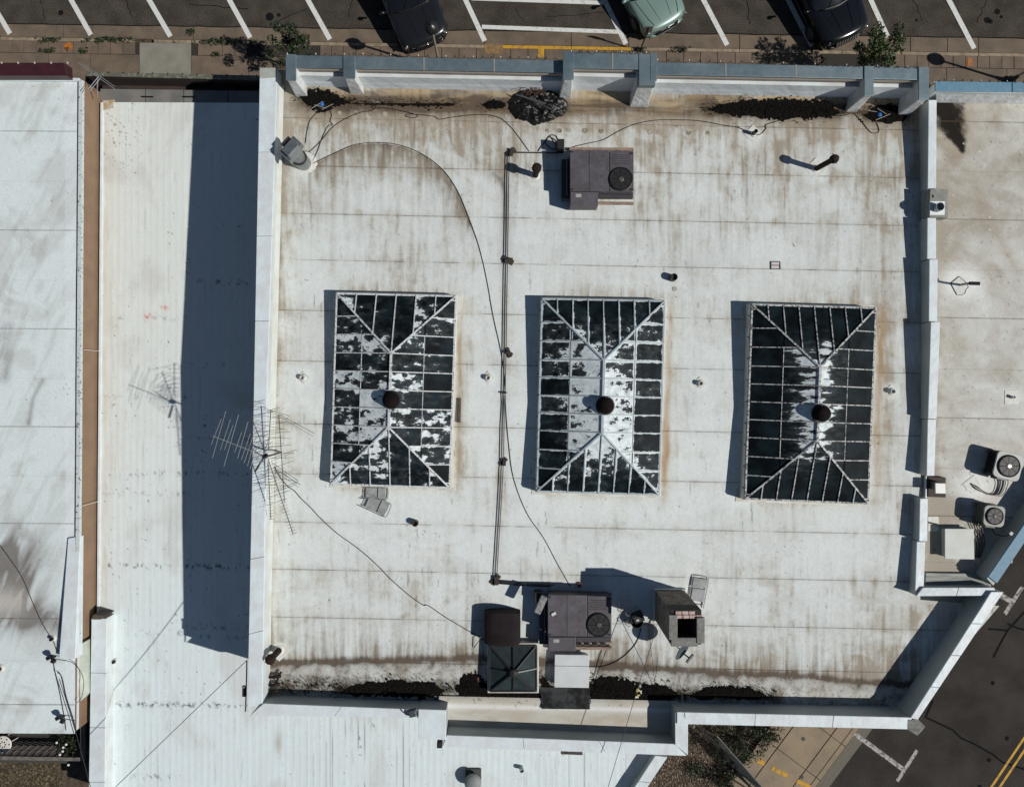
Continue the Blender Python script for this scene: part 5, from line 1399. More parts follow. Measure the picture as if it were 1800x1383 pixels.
# black tarpaulin bundle
def tarp():
    c = R(945, 186)
    t = thing('tarpaulin_bundle', 'black plastic tarpaulin bundle with rods and brown twigs in the front gutter', 'tarpaulin', c)
    rs = np.random.RandomState(5)
    nx, ny = 64, 48
    U, V = np.meshgrid(np.linspace(-1, 1, nx), np.linspace(-1, 1, ny))
    edge = 1.0 + .28 * (fbm(np.arctan2(V, U) * 2.4 + 9, np.zeros_like(U), 8) - .5)
    rr = np.hypot(U, V)
    Hh = np.clip(1 - (rr / (.93 * edge)) ** 2, -.08, 1) ** 1
    Hh = np.where(Hh > 0, np.sqrt(np.abs(Hh)), -.1)
    fold = fbm(U * 3.3 + V * 1.5, V * 5, 12) + .5 * fbm(U * 9, V * 8 + U * 3, 14)
    fold2 = 1 - np.abs(2 * fbm(U * 4 + 3, V * 4 - U * 2, 15) - 1)
    Z = c[2] - .02 + .30 * Hh * (.3 + .5 * fold + .35 * fold2)
    px = 945 + U * 56; py = 188 + V * 38 - 4
    X = c[0] + (px - 945) * 22.9 / F; Y = c[1] - (py - 186) * 22.9 / F
    mb = MB(); keep = Hh > -.05; idx = -np.ones(U.shape, int)
    for i in range(ny):
        for j in range(nx):
            if keep[i, j]: idx[i, j] = len(mb.v); mb.v.append((X[i, j], Y[i, j], Z[i, j]))
    for i in range(ny - 1):
        for j in range(nx - 1):
            q = (idx[i, j], idx[i + 1, j], idx[i + 1, j + 1], idx[i, j + 1])
            if min(q) >= 0: mb.f.append(q)
    build('sheet', mb, M('black_plastic_sheet', (.008, .0075, .007), .42, spec=.35), t, smooth=True)
    for k in range(14):
        a = R(905 + k * 2.2 + RND.uniform(-2, 2), 166 + k * .5 + RND.uniform(-2, 2), .27); b = R(972 + RND.uniform(-8, 8), 184 + k * .9 + RND.uniform(-2, 2), .24)
        build('rod', MB().tube([a, b], .011, 5), M('grey_rod', (.06, .065, .07), .5), t)
    for k in range(26):
        a = Vector(R(925 + RND.uniform(-22, 30), 158 + RND.uniform(-5, 10), .2)); d = Vector((RND.uniform(-.2, .2), RND.uniform(-.1, .1), .05))
        build('twig', MB().tube([a - d, a + d * .2 + Vector((0, .04, .02)), a + d], .007, 4), M('brown_twig', (.10, .045, .02), .9), t)
tarp()

# ================================================================== SMALL THINGS ON THE ROOF
t = thing('timber_plank', 'short dark timber plank beside the leftmost skylight', 'plank', R(807, 721))
p = R(807, 721)
build('board', MB().box(p[0], p[1], p[2], .11, .76, .05, -.03), M('dark_plank', (.10, .08, .065), .85, col2=(.05, .04, .035), scale=8), t, bevel=.006)
build('batten', MB().box(p[0] - .035, p[1], p[2] + .05, .03, .74, .02, -.03), SLEEP, t)
t = thing('metal_frame', 'small rectangular metal frame lying on the roof above the rightmost skylight', 'frame', R(1363, 466))
FRM = M('thin_dark_frame', (.05, .05, .05), .5)
for a, b in (((1355, 460), (1371, 460)), ((1371, 460), (1371.5, 473)), ((1371.5, 473), (1355, 473)), ((1355, 473), (1355, 460)), ((1355, 466.5), (1371, 466.5))):
    build('frame_bar', MB().bar(R(*a, .012), R(*b, .012), .022, .024), FRM, t)
build('frame_plate', MB().prism([R(*q)[:2] for q in ((1356, 461), (1370.5, 461), (1371, 472), (1356, 472))], 5.2, R(1363, 466)[2] + .008), M('pale_plate', (.55, .52, .50), .6), t)

def folding_chair(label, o, xdir, L_=1.02, W=.50, h=.05, seat_at=.55):
    """chair folded flat and lying on the membrane"""
    o = Vector(R(*o)); xd = Vector((xdir[0], xdir[1], 0)).normalized(); yd = Vector((-xd.y, xd.x, 0))
    t = thing('folding_chair', label, 'chair', o, 'folding chairs lying on the roof')
    def q(a, b, z=h):
        v = o + xd * a + yd * b
        return Vector((v.x, v.y, zmain(v.x, v.y) + z))
    FR = M('dull_grey_chair_frame', (.33, .33, .31), .45, metal=.5)
    PL = M('grey_vinyl', (.32, .335, .335), .55, col2=(.22, .225, .22), scale=5)
    r = .014
    w = W / 2
    build('frame', MB().tube(smooth_path([q(0, -w), q(L_ * .5, -w), q(L_ - .07, -w), q(L_, -w + .09), q(L_, w - .09), q(L_ - .07, w), q(L_ * .5, w), q(0, w)], 5), r, 6), FR, t)
    build('rear_frame', MB().tube(smooth_path([q(.04, -w + .05, .03), q(L_ * .62, -w + .05, .03), q(L_ * .66, 0, .03), q(L_ * .62, w - .05, .03), q(.04, w - .05, .03)], 4), r, 6), FR, t)
    def pad(a0, a1, nm, bw):
        vs = [q(a0, -bw, .055), q(a1, -bw, .055), q(a1, bw, .055), q(a0, bw, .055)]
        vs = vs + [v + Vector((0, 0, .022)) for v in vs]
        return build(nm, MB().add(vs, [(3, 2, 1, 0), (4, 5, 6, 7), (0, 1, 5, 4), (1, 2, 6, 5), (2, 3, 7, 6), (3, 0, 4, 7)]), PL, t, bevel=.01)
    pad(L_ * .64, L_ * .93, 'backrest', w - .025)
    pad(L_ * .20, L_ * .60, 'seat', w - .045)
    for a in (.10, .30): build('stretcher', MB().tube([q(a, -w, .045), q(a, w, .045)], .010, 6), FR, t)
folding_chair('grey folding chair lying flat beside the chimney', (1222, 1066), (.16, 1), 1.0, .50)
folding_chair('folded chair nearer the leftmost skylight, under the other chair', (634, 864), (1, -.06), .86, .40)
folding_chair('folded chair on top, tilted down right below the leftmost skylight', (637, 876), (1, -.45), .92, .46, .085)

t = thing('black_bucket', 'black bucket with wire handles beside the chimney', 'bucket', R(1119, 1086))
p = R(1117, 1088)
build('tub', MB().lathe(*p, [(.17, 0), (.20, .30), (.18, .30), (.16, .1), (.01, .1)], 18), BLK, t)
build('box', MB().box(p[0] + .05, p[1] + .12, p[2], .34, .28, .3, .4), BLK, t, bevel=.02)
for s_ in (-1, 1):
    c_ = Vector((p[0] - .2, p[1] + s_ * .16, p[2] + .2))
    build('handle', MB().tube(smooth_path([c_, c_ + Vector((-.12, .04, .02)), c_ + Vector((-.15, .14, .02)), c_ + Vector((-.02, .16, 0))], 4), .01, 5), M('bright_wire', (.5, .5, .48), .35, metal=.7), t)
build('label_plate', MB().box(p[0] + .02, p[1] + .06, p[2] + .302, .09, .06, .006, .3), PVC, t)

for (a, b, s_, lab) in ((1018, 1027, .10, 'small rusty block on the roof above the rear air conditioner'), (842, 1193, .10, 'small black block at the corner of the pyramid skylight')):
    p = R(a, b); build('loose_block', MB().box(*p, s_, s_ * 1.6, .06, .3), M('rust_brown', (.10, .035, .02), .8), None, lab, 'block', bevel=.008)
t = thing('rubbish_pile', 'small pile of pale litter on the rear moss heap', 'litter', R(1124, 1220))
for k in range(7):
    p = R(1124 + RND.uniform(-6, 8), 1220 + RND.uniform(-10, 5), .06)
    build('scrap', MB().box(*p, RND.uniform(.05, .12), RND.uniform(.03, .07), .02, RND.uniform(0, 3)), M('litter_pale', (.6, .58, .5), .6) if k % 3 else M('litter_yellow', (.5, .45, .05), .6), t)
t = thing('wall_lamp', 'small dark floodlight clamped to the rear parapet coping', 'floodlight', P(720, 1250, 5.78))
p = P(726, 1251, 5.77)
build('lamp_head', MB().box(p[0], p[1], p[2], .26, .24, .14, .2, .85), M('slate_plastic', (.05, .06, .07), .5), t, bevel=.02)
build('bracket', MB().tube(smooth_path([P(723, 1256, 5.8), P(713, 1255, 5.85), P(711, 1248, 5.9), P(718, 1245, 5.85)], 4), .02, 6), STEELD, t)
t = thing('wall_bracket', 'small dark cable bracket on the outer left edge of the large building', 'bracket', P(430, 1212, 5.4))
build('plate', MB().box(*P(431, 1214, 5.5), .10, .26, .12), STEELD, t)
build('arm', MB().tube([P(431, 1206, 5.6), P(426, 1207, 5.65)], .05, 6), STEELD, t)
build('drop_pipe', MB().tube([P(434, 1160, 5.6), P(433, 1205, 5.6), P(431.5, 1250, 5.6)], .02, 6), STEELD, t)
# tangle of pipes in the rear left corner
t = thing('pipe_cluster', 'cluster of small dark pipes and valves in the rear left corner', 'pipes', R(482, 1200))
for (a, b, c_, d, r) in ((474, 1190, 494, 1188, .05), (486, 1198, 494, 1180, .035), (474, 1204, 492, 1202, .055), (478, 1214, 488, 1216, .05)):
    build('pipe', MB().tube([R(a, b, .12), R((a + c_) / 2, (b + d) / 2, .16), R(c_, d, .12)], r, 8), RUSTP, t)
p = R(482, 1211, .05); build('valve_wheel', MB().tube([(p[0] + .14 * math.cos(k * .42), p[1] + .14 * math.sin(k * .42), p[2] + .12) for k in range(16)], .016, 5), STEELD, t)
build('rain_chute', MB().prism(quadxy([(769, 1299.5), (778, 1299.5), (778, 1309), (769, 1309)], 5.0), 4.9, 5.2), BLACKM, main)
build('scupper', MB().prism(quadxy([(986, 1318), (1024, 1319.5), (1024, 1326.5), (986, 1325)], 5.0), 4.8, 5.0), M('rusty_scupper', (.05, .038, .035), .7), main)
# ================================================================== TELEVISION ANTENNAS
ALU = M('dull_aluminium', (.10, .10, .095), .45, metal=.4)
ALUB = M('bright_aluminium', (.42, .43, .42), .35, metal=.6)
def P8(px, py, z): return Vector(P(px, py, z))
def antenna():
    base = R(494, 795)
    t = thing('television_antenna', 'sprawling television antenna with many thin rods on the left parapet', 'antenna', base)
    build('mast', MB().tube([base, P8(469, 802, 7.35)], .03, 8), STEELD, t)
    build('clamp', MB().box(*P8(468, 801, 7.1), .14, .11, .16, .5), BLACKM, t, bevel=.01)
    build('clamp', MB().bar(P8(462, 806, 7.05), P8(448, 829, 6.9), .045, .045), BLACKM, t)
    def yagi(a, b, za, zb, elems, r=.011, m=ALU, br=.012):
        """elems: (position 0..1, half length m, extra turn)"""
        A, B = P8(*a, za), P8(*b, zb)
        bm = build('boom', MB().tube([A, B], br, 6), m, t)
        d = (B - A).normalized(); s = d.cross(Vector((0, 0, 1))).normalized()
        for q, h1, h2, tw in elems:
            p = A.lerp(B, q); dr = (s + d * tw).normalized()
            build('rod', MB().tube([p - dr * h1, p + dr * h2], r * .52, 5), m, bm)
    # the long one lying out over the low roof
    yagi((374, 766), (469, 803), 7.25, 7.2, [(.03, .55, .25, 0), (.10, .80, .60, .1), (.20, .62, .30, .05), (.27, .5, .25, .05), (.33, .85, .70, .1), (.45, .4, .22, .05), (.52, .75, .35, .1), (.60, .45, .35, .05), (.66, .4, .4, .05), (.72, .55, .45, .1), (.79, .5, .5, .05), (.86, .6, .5, .1), (.93, .5, .5, .05)], m=ALUB)
    # the one with long rods reaching right
    yagi((490, 728), (500, 881), 7.0, 6.9, [(.02, .08, .25, .3), (.10, .25, .55, .1), (.20, .3, .62, -.05), (.27, .30, .95, -.12), (.36, .3, .5, .05), (.44, .35, .7, -.1), (.50, .35, .85, -.02), (.58, .35, .6, .3), (.66, .3, .45, 0), (.74, .3, .6, -.25), (.82, .25, .75, -.15), (.9, .22, .5, .3), (.98, .1, .75, .25)])
    yagi((476, 720), (472, 790), 7.3, 7.2, [(.02, .55, .05, -.2), (.05, .1, .9, .3), (.18, .5, .35, -.05), (.3, .55, .3, .1), (.42, .5, .45, -.1), (.52, .4, .45, .2), (.62, .35, .55, .25), (.74, .4, .5, .3), (.85, .45, .4, .1), (.95, .4, .4, .2)])
    yagi((443, 736), (468, 800), 7.15, 7.15, [(.03, .1, .3, .2), (.12, .2, .5, .15), (.25, .25, .5, .35), (.36, .3, .4, .2), (.48, .3, .5, .2), (.58, .3, .45, .3), (.68, .3, .45, .2), (.8, .35, .4, .25), (.9, .3, .3, .3)])
    yagi((471, 806), (515, 938), 7.15, 7.0, [(q / 24.0, .10 + (.12 if q < 12 else 0), .09 + (.10 if q < 12 else 0), 0) for q in range(2, 25)], .010)
    yagi((471, 812), (476, 912), 7.1, 7.0, [(q / 20.0, .09 + (.12 if q < 9 else 0), .06 + (.1 if q < 9 else 0), .05) for q in range(3, 21)], .010)
    yagi((430, 780), (468, 806), 7.3, 7.2, [(q / 6.0, .40, .20, .25) for q in range(2, 6)], .008, ALU)
    # braces with the square ends
    for (a, b) in (((476, 806), (520, 790)), ((477, 812), (524, 845)), ((480, 822), (528, 852)), ((485, 860), (525, 846)), ((470, 722), (492, 716)), ((492, 729), (553, 762))):
        build('folded_rod', MB().tube([P8(*a, 6.95), P8(*b, 6.9)], .008, 5), ALU, t)
        build('folded_rod', MB().tube([P8(a[0] + 1, a[1] + 4, 6.95), P8(b[0] - 3, b[1] + 4.5, 6.9)], .006, 5), ALU, t)
    return t
antenna()

def small_antenna():
    b = P8(176, 158, 3.0)
    t = thing('aerial', 'small bent wire aerial at the front corner of the left building', 'aerial', b)
    build('mast', MB().tube([P8(170, 172, 2.9), P8(172, 135, 3.9)], .02, 6), ALUB, t)
    for a, c in (((136, 110), (202, 157)), ((140, 109), (201, 152)), ((155, 157), (174, 134)), ((158, 160), (178, 136))):
        build('rod', MB().tube([P8(*a, 3.95), P8(*c, 3.9)], .011, 5), ALUB, t)
small_antenna()

# ================================================================== OVERHEAD AND LOOSE WIRES
def wire(label, a, b, sag, r=.011, n=12, name='overhead_wire'):
    A, B = Vector(a), Vector(b); pts = []
    for i in range(n + 1):
        q = i / n; p = A.lerp(B, q); p.z -= sag * 4 * q * (1 - q); pts.append(p)
    return build(name, MB().tube(pts, r, 5), CAB, None, label, 'wire')
wire('overhead wire sloping from the left parapet down over the low roof', P(434, 1160, 5.6), P(190, 1395, 4.9), .15)
wire('overhead wire from the chimney foot crossing the rear parapet', P(1152, 1110, 6.1), P(1064, 1400, 6.2), .05, .009)
wire('guy wire from the chimney to the corner bay', P(1142, 1118, 5.9), P(1152, 1205, 5.15), .02, .008, name='guy_wire')
wire('thin wire from the dish towards the rear coping', P(1190, 1165, 5.6), P(1205, 1262, 5.9), .02, .006, name='guy_wire')
wire('wire dropping from the left roof past the deck to the lower edge', P(104, 1192, 3.7), P(162, 1395, 3.6), .05, .012)
cable('black cable curling across the stained part of the left roof', [(-4, 953), (20, 985), (40, 1015), (58, 1060), (75, 1098), (92, 1125), (100, 1145)], .013, 'p', 3.24)
cable('loose cable running along the right edge of the left roof', [(92, 1152), (98, 1180), (106, 1215), (112, 1262), (116, 1283)], .012, 'p', 3.26)
cable('second loose cable beside the first on the left roof edge', [(101, 1181), (110, 1190), (118, 1225), (127, 1262), (134, 1285)], .014, 'p', 3.30)
cable('cable loop hanging over the tan wall of the left building', [(115, 1160), (130, 1165), (143, 1180), (146, 1200), (142, 1225), (134, 1235)], .010, 'p', 3.36)
for (a, b, lab) in ((92, 1152, 'upper small floodlight on the edge of the left roof'), (108, 1257, 'lower small floodlight on the edge of the left roof')):
    p = P(a, b, 3.3)
    t = thing('floodlight', lab, 'floodlight', (p[0], p[1], 3.22), 'floodlights on the left roof')
    build('lamp_head', MB().box(p[0], p[1], 3.42, .20, .14, .12, .5, .8), BLK, t, bevel=.015)
    build('lamp_head', MB().box(p[0] + .14, p[1] - .12, 3.42, .16, .12, .12, -.4, .8), BLK, t, bevel=.015)
    build('stem', MB().tube([(p[0] + .06, p[1] - .05, 3.2), (p[0] + .06, p[1] - .05, 3.45)], .03, 8), STEELD, t)
    build('bracket_arm', MB().tube([(p[0] + .06, p[1] - .05, 3.4), (p[0] + .55, p[1] - .12, 3.42)], .014, 6), STEELD, t)
for (a, b, z, r, lab) in ((203, 1161, ZL, .055, 'dark vent hole with white rim on the low roof near its left parapet'), (94, 1121, 3.22, .06, 'small black pipe on the left roof beside the stain'), (2, 1174, 3.22, .07, 'black pipe stub at the left picture edge')):
    p = P(a, b, z)
    t = thing('pipe_stub', lab, 'pipe', p, 'pipe stubs on the lower roofs')
    build('pipe', MB().lathe(*p, [(r, -.02), (r, .16), (r * .75, .16), (r * .7, .1), (.005, .1)], 12), BLK, t)
    build('sealed_collar', MB().lathe(*p, [(r * 2, .005), (r * 1.3, .04), (r * 1.02, .06)], 12), PATCH, t)
p = P(916, 1347, ZL)
t = thing('pipe_stub', 'grey pipe with black mouth on the low roof behind the building', 'pipe', p, 'pipe stubs on the lower roofs')
build('pipe', MB().tube([p, (p[0] + .02, p[1] - .03, ZL + .22)], .075, 12), M('grey_pipe', (.3, .32, .32), .5), t)
build('mouth', MB().lathe(p[0] + .02, p[1] - .03, ZL + .22, [(.07, -.01), (.07, .004), (.001, .004)], 12), BLACKM, t)
p = P(831, 1378, 2.75)
t = thing('roof_ventilator', 'round grey ventilator on a square base at the lower picture edge', 'ventilator', (p[0], p[1], ZL))
build('base', MB().box(p[0], p[1] + .06, ZL - .02, .56, .56, .12), M('grey_vent_base', (.06, .065, .065), .6), t, bevel=.01)
build('dome', MB().lathe(p[0], p[1], ZL + .08, [(.2, 0), (.2, .18), (.29, .2), (.30, .27), (.24, .34), (.12, .39), (.01, .4)], 24), M('grey_vent', (.20, .215, .21), .65), t, smooth=True)

# ================================================================== THINGS ON THE RIGHT ROOF
CONDG = M('condenser_pale_grey', (.40, .42, .39), .5, col2=(.33, .34, .31), scale=5)
CONDB = M('condenser_black', (.012, .012, .013), .4)
CONDO = M('condenser_olive', (.13, .13, .10), .6, col2=(.10, .10, .08), scale=5)
def condenser(label, top, rot, w, side, topm, hubm, hgt=.55):
    z1 = ZE + hgt
    x_, y_, _ = P(*top, z1)
    t = thing('condenser', label, 'condenser', (x_, y_, ZE), 'round-fan condensers on the right roof')
    def rr(hw, z0, z1_, k=.12, n=6):
        pts = []
        for cx_, cy_, a0 in ((1, 1, 0), (-1, 1, 90), (-1, -1, 180), (1, -1, 270)):
            for i in range(n):
                a = math.radians(a0 + 90 * i / (n - 1))
                lx, ly = cx_ * (hw - k) + k * math.cos(a), cy_ * (hw - k) + k * math.sin(a)
                pts.append((x_ + lx * math.cos(rot) - ly * math.sin(rot), y_ + lx * math.sin(rot) + ly * math.cos(rot)))
        return MB().prism(pts, z0, z1_)
    build('coil_case', rr(w / 2 - .015, ZE + .08, z1 - .05), side, t)
    for i in range(5):
        build('louvre', rr(w / 2, ZE + .12 + i * .075, ZE + .135 + i * .075), side, t)
    build('top_panel', rr(w / 2 + .012, z1 - .05, z1, .14), topm, t, bevel=.012)
    fan(t, x_, y_, z1 + .004, w * .40, 3, 5, .28, hubm)
    c, s = math.cos(rot), math.sin(rot)
    for a in (-1, 1):
        build('rail', MB().box(x_ - s * a * w * .45, y_ + c * a * w * .45, ZE + .005, w * 1.15, .09, .075, rot), WOOD, t)
    build('service_box', MB().box(x_ - c * w * .1 + s * w * .52, y_ - s * w * .1 - c * w * .52, ZE + .2, .3, .10, .3, rot), side, t, bevel=.01)
condenser('upper black condenser with pale grey top and round fan on the right roof', (1773, 819), -.25, .80, CONDB, CONDG, M('bright_fan', (.45, .46, .45), .3, metal=.5))
condenser('lower olive grey condenser with dark fan on the right roof', (1748, 907), -.10, .62, CONDO, M('condenser_mid_grey', (.20, .20, .17), .5, col2=(.24, .24, .21), scale=6), M('grey_hub', (.22, .22, .2), .5))
WIREW = M('pale_cable', (.50, .49, .45), .6)
t = thing('refrigerant_lines', 'looped pale and black lines from the upper condenser to a sealed patch', 'pipe', P(1730, 860, ZE))
build('sealed_patch', MB().prism(quadxy([(1692, 850), (1712, 834), (1726, 854), (1722, 862), (1708, 867), (1700, 862)], ZE), ZE - .02, ZE + .014), PATCH, t, bevel=.005)
for k, (m_, r_, off) in enumerate(((CAB, .022, 0), (WIREW, .02, 3), (CAB, .012, 6), (CAB, .010, -4))):
    build('line', MB().tube(smooth_path([P(1707, 850, ZE + .03), P(1718, 857 + off * .5, ZE + .06), P(1738 + off, 868 + off * .3, ZE + .06), P(1756 + off, 868 + off * .3, ZE + .08), P(1764 + off * 1.3, 850, ZE + .1), P(1762 + off * 1.2, 838, ZE + .14)], 6), r_, 6), m_, t)
t = thing('refrigerant_lines', 'bundle of black lines below the lower condenser on the right roof', 'pipe', P(1718, 945, ZE))
for k in range(4):
    build('line', MB().tube(smooth_path([P(1713 + k * 4, 918, ZE + .15), P(1714 + k * 4.5, 935, ZE + .08), P(1716 + k * 5, 955, ZE + .05), P(1715 + k * 2.5, 980, ZE + .04)], 5), .016, 6), CAB, t)
build('line', MB().tube(smooth_path([P(1742, 926, ZE + .15), P(1750, 938, ZE + .2), P(1765, 942, ZE + .4), P(1776, 938, ZE + .62)], 5), .016, 6), CAB, t)
build('lug', MB().box(*P(1776, 937, 5.97), .10, .09, .05, .9), PVC, t)
t = thing('equipment_box', 'flat pale square box at the lower end of the right roof', 'box', P(1686, 956, ZE))
build('box_body', MB().prism(quadxy([(1663, 931), (1710, 931), (1711, 981), (1664, 980)], ZE + .26), ZE - .02, ZE + .26), M('cream_box', (.50, .52, .47), .6), t, bevel=.01)
build('box_lid', MB().prism(quadxy([(1661, 929), (1712, 929), (1713, 983), (1661, 982)], ZE + .30), ZE + .262, ZE + .30), M('cream_lid', (.55, .57, .53), .6, col2=(.50, .51, .46), scale=3), t, bevel=.012)
t = thing('flue_box', 'brown boxed flue with bright metal cap in a gap of the party wall', 'flue', P(1648, 856, ZE))
build('brown_case', MB().prism(quadxy([(1631, 838), (1662, 839), (1662, 874), (1631, 873)], ZE + .12), ZE - .02, ZE + .14), M('dark_brown_case', (.045, .034, .028), .8), t, bevel=.01)
build('riser', MB().prism(quadxy([(1646, 848), (1660, 848.5), (1660, 862), (1646, 861.5)], ZE + .45), ZE + .12, ZE + .44), M('dull_metal', (.16, .15, .13), .5, metal=.5), t)
build('cap', MB().prism(quadxy([(1644.5, 849), (1662.5, 849.5), (1663, 867.5), (1645, 867)], ZE + .50), ZE + .445, ZE + .49), M('bright_cap', (.70, .70, .66), .4), t, bevel=.01)
t = thing('flue_box', 'grey boxed flue with white plate and open round pipe on the party wall', 'flue', P(1650, 357, ZE))
build('grey_case', MB().prism(quadxy([(1634.5, 333), (1666, 333), (1666, 383), (1633, 382)], ZE + .32), ZE - .02, ZE + .34), M('grey_stucco', (.27, .27, .245), .8, col2=(.2, .2, .18), scale=6), t, bevel=.01)
build('plate', MB().prism(quadxy([(1634.5, 354), (1661, 354), (1660.5, 378), (1634.5, 378)], ZE + .36), ZE + .343, ZE + .365), M('white_plate', (.72, .74, .74), .5), t, bevel=.005)
p = P(1651, 364, ZE + .5)
build('pipe', MB().lathe(p[0], p[1], ZE + .36, [(.13, 0), (.13, .20), (.115, .20), (.11, .06), (.005, .06)], 18), GALV, t)
build('case_screw', MB().box(*P(1640, 345, ZE + .34), .05, .10, .012, .3), BLACKM, t)
def reroof_vent(lab, px, py, s, whip=False):
    p = P(px, py, ZE)
    t = thing('breather_vent', lab, 'vent', p, 'vents on sealed patches of the right roof')
    if whip:
        build('sealed_patch', MB().prism(quadxy([(1671, 498), (1686, 486), (1700, 498), (1702, 505), (1698, 509), (1696, 516), (1690, 519), (1682, 518)], ZE), ZE - .02, ZE + .012), PATCH, t, bevel=.005)
        build('seal_line', MB().tube([P(*q, ZE + .013) for q in ((1671, 498), (1686, 486), (1700, 498), (1702, 505), (1698, 509), (1696, 516), (1690, 519), (1682, 518), (1671, 498))], .010, 5), CAB, t)
        build('pipe', MB().tube([P(1689, 501, ZE), P(1692, 500, ZE + .35), P(1704, 498, ZE + .75)], .035, 10), M('grey_conduit', (.2, .2, .19), .5, metal=.4), t)
        build('head', MB().tube([P(1704, 498, ZE + .74), P(1722, 498.5, ZE + .80)], .055, 10), BLK, t)
    else:
        build('sealed_patch', MB().prism([(p[0] + a * s, p[1] + b * s) for a, b in ((-1, -1), (1, -1), (1, 1), (-1, 1))], ZE - .02, ZE + .012), PATCH, t, bevel=.005)
        build('pipe', MB().lathe(*p, [(.05, 0), (.05, .14), (.035, .14), (.03, .08), (.004, .08)], 12), PVC, t)
reroof_vent('bent conduit vent on a sealed patch of the right roof', 1690, 500, .25, True)
reroof_vent('small white vent on a square patch at the right picture edge', 1778, 698, .22)
t = thing('breather_vent', 'flat white patch with a short dark pipe beside the party wall', 'vent', P(1641, 920, ZE), 'vents on sealed patches of the right roof')
build('sealed_patch', MB().prism(quadxy([(1631, 908), (1648, 907), (1650, 911), (1650, 930), (1646, 934), (1631, 933)], ZE), ZE - .02, ZE + .013), PATCH, t, bevel=.005)
build('pipe', MB().tube([P(1632, 918, ZE + .05), P(1653, 923, ZE + .08)], .022, 8), CAB, t)

# ================================================================== FAIRY LIGHTS ON THE FRONT COPING
def string_lights(label, pts, z, n):
    w = [P8(*q, z) for q in pts]
    t = thing('string_lights', label, 'string lights', w[0], 'string lights along the shop fronts')
    path = []
    tot = sum((b - a).length for a, b in zip(w[:-1], w[1:]))
    bulbs = []
    for a, b in zip(w[:-1], w[1:]):
        k = max(2, int(round(n * (b - a).length / tot)))
        for i in range(k):
            q = i / k
            path += [a.lerp(b, q), a.lerp(b, q + .5 / k) + Vector((0, RND.uniform(-.05, .01), -.05))]
            bulbs.append(a.lerp(b, q))
    path.append(w[-1])
    cb = build('wire', MB().tube(path, .008, 4), CAB, t)
    for i, p in enumerate(bulbs):
        build('bulb', MB().ellipsoid(p + Vector((0, .03, .0)), (.018, .032, .02), 7, 5), BLK if i % 3 else M('clear_bulb', (.55, .55, .5), .3), cb)
string_lights('string of small bulbs along the left part of the front coping', [(505, 96.5), (605, 97), (622, 96), (800, 101), (992, 104)], 6.2, 30)
string_lights('string of small bulbs along the raised centre coping', [(1004, 91.5), (1078, 92), (1150, 94.5)], 6.44, 10)
string_lights('string of small bulbs along the right part of the front coping', [(1156, 107), (1340, 111), (1525, 117), (1630, 120)], 6.2, 26)
string_lights('string of small bulbs along the bright blue coping', [(1642, 146), (1660, 142), (1740, 144), (1830, 146)], 5.98, 12)

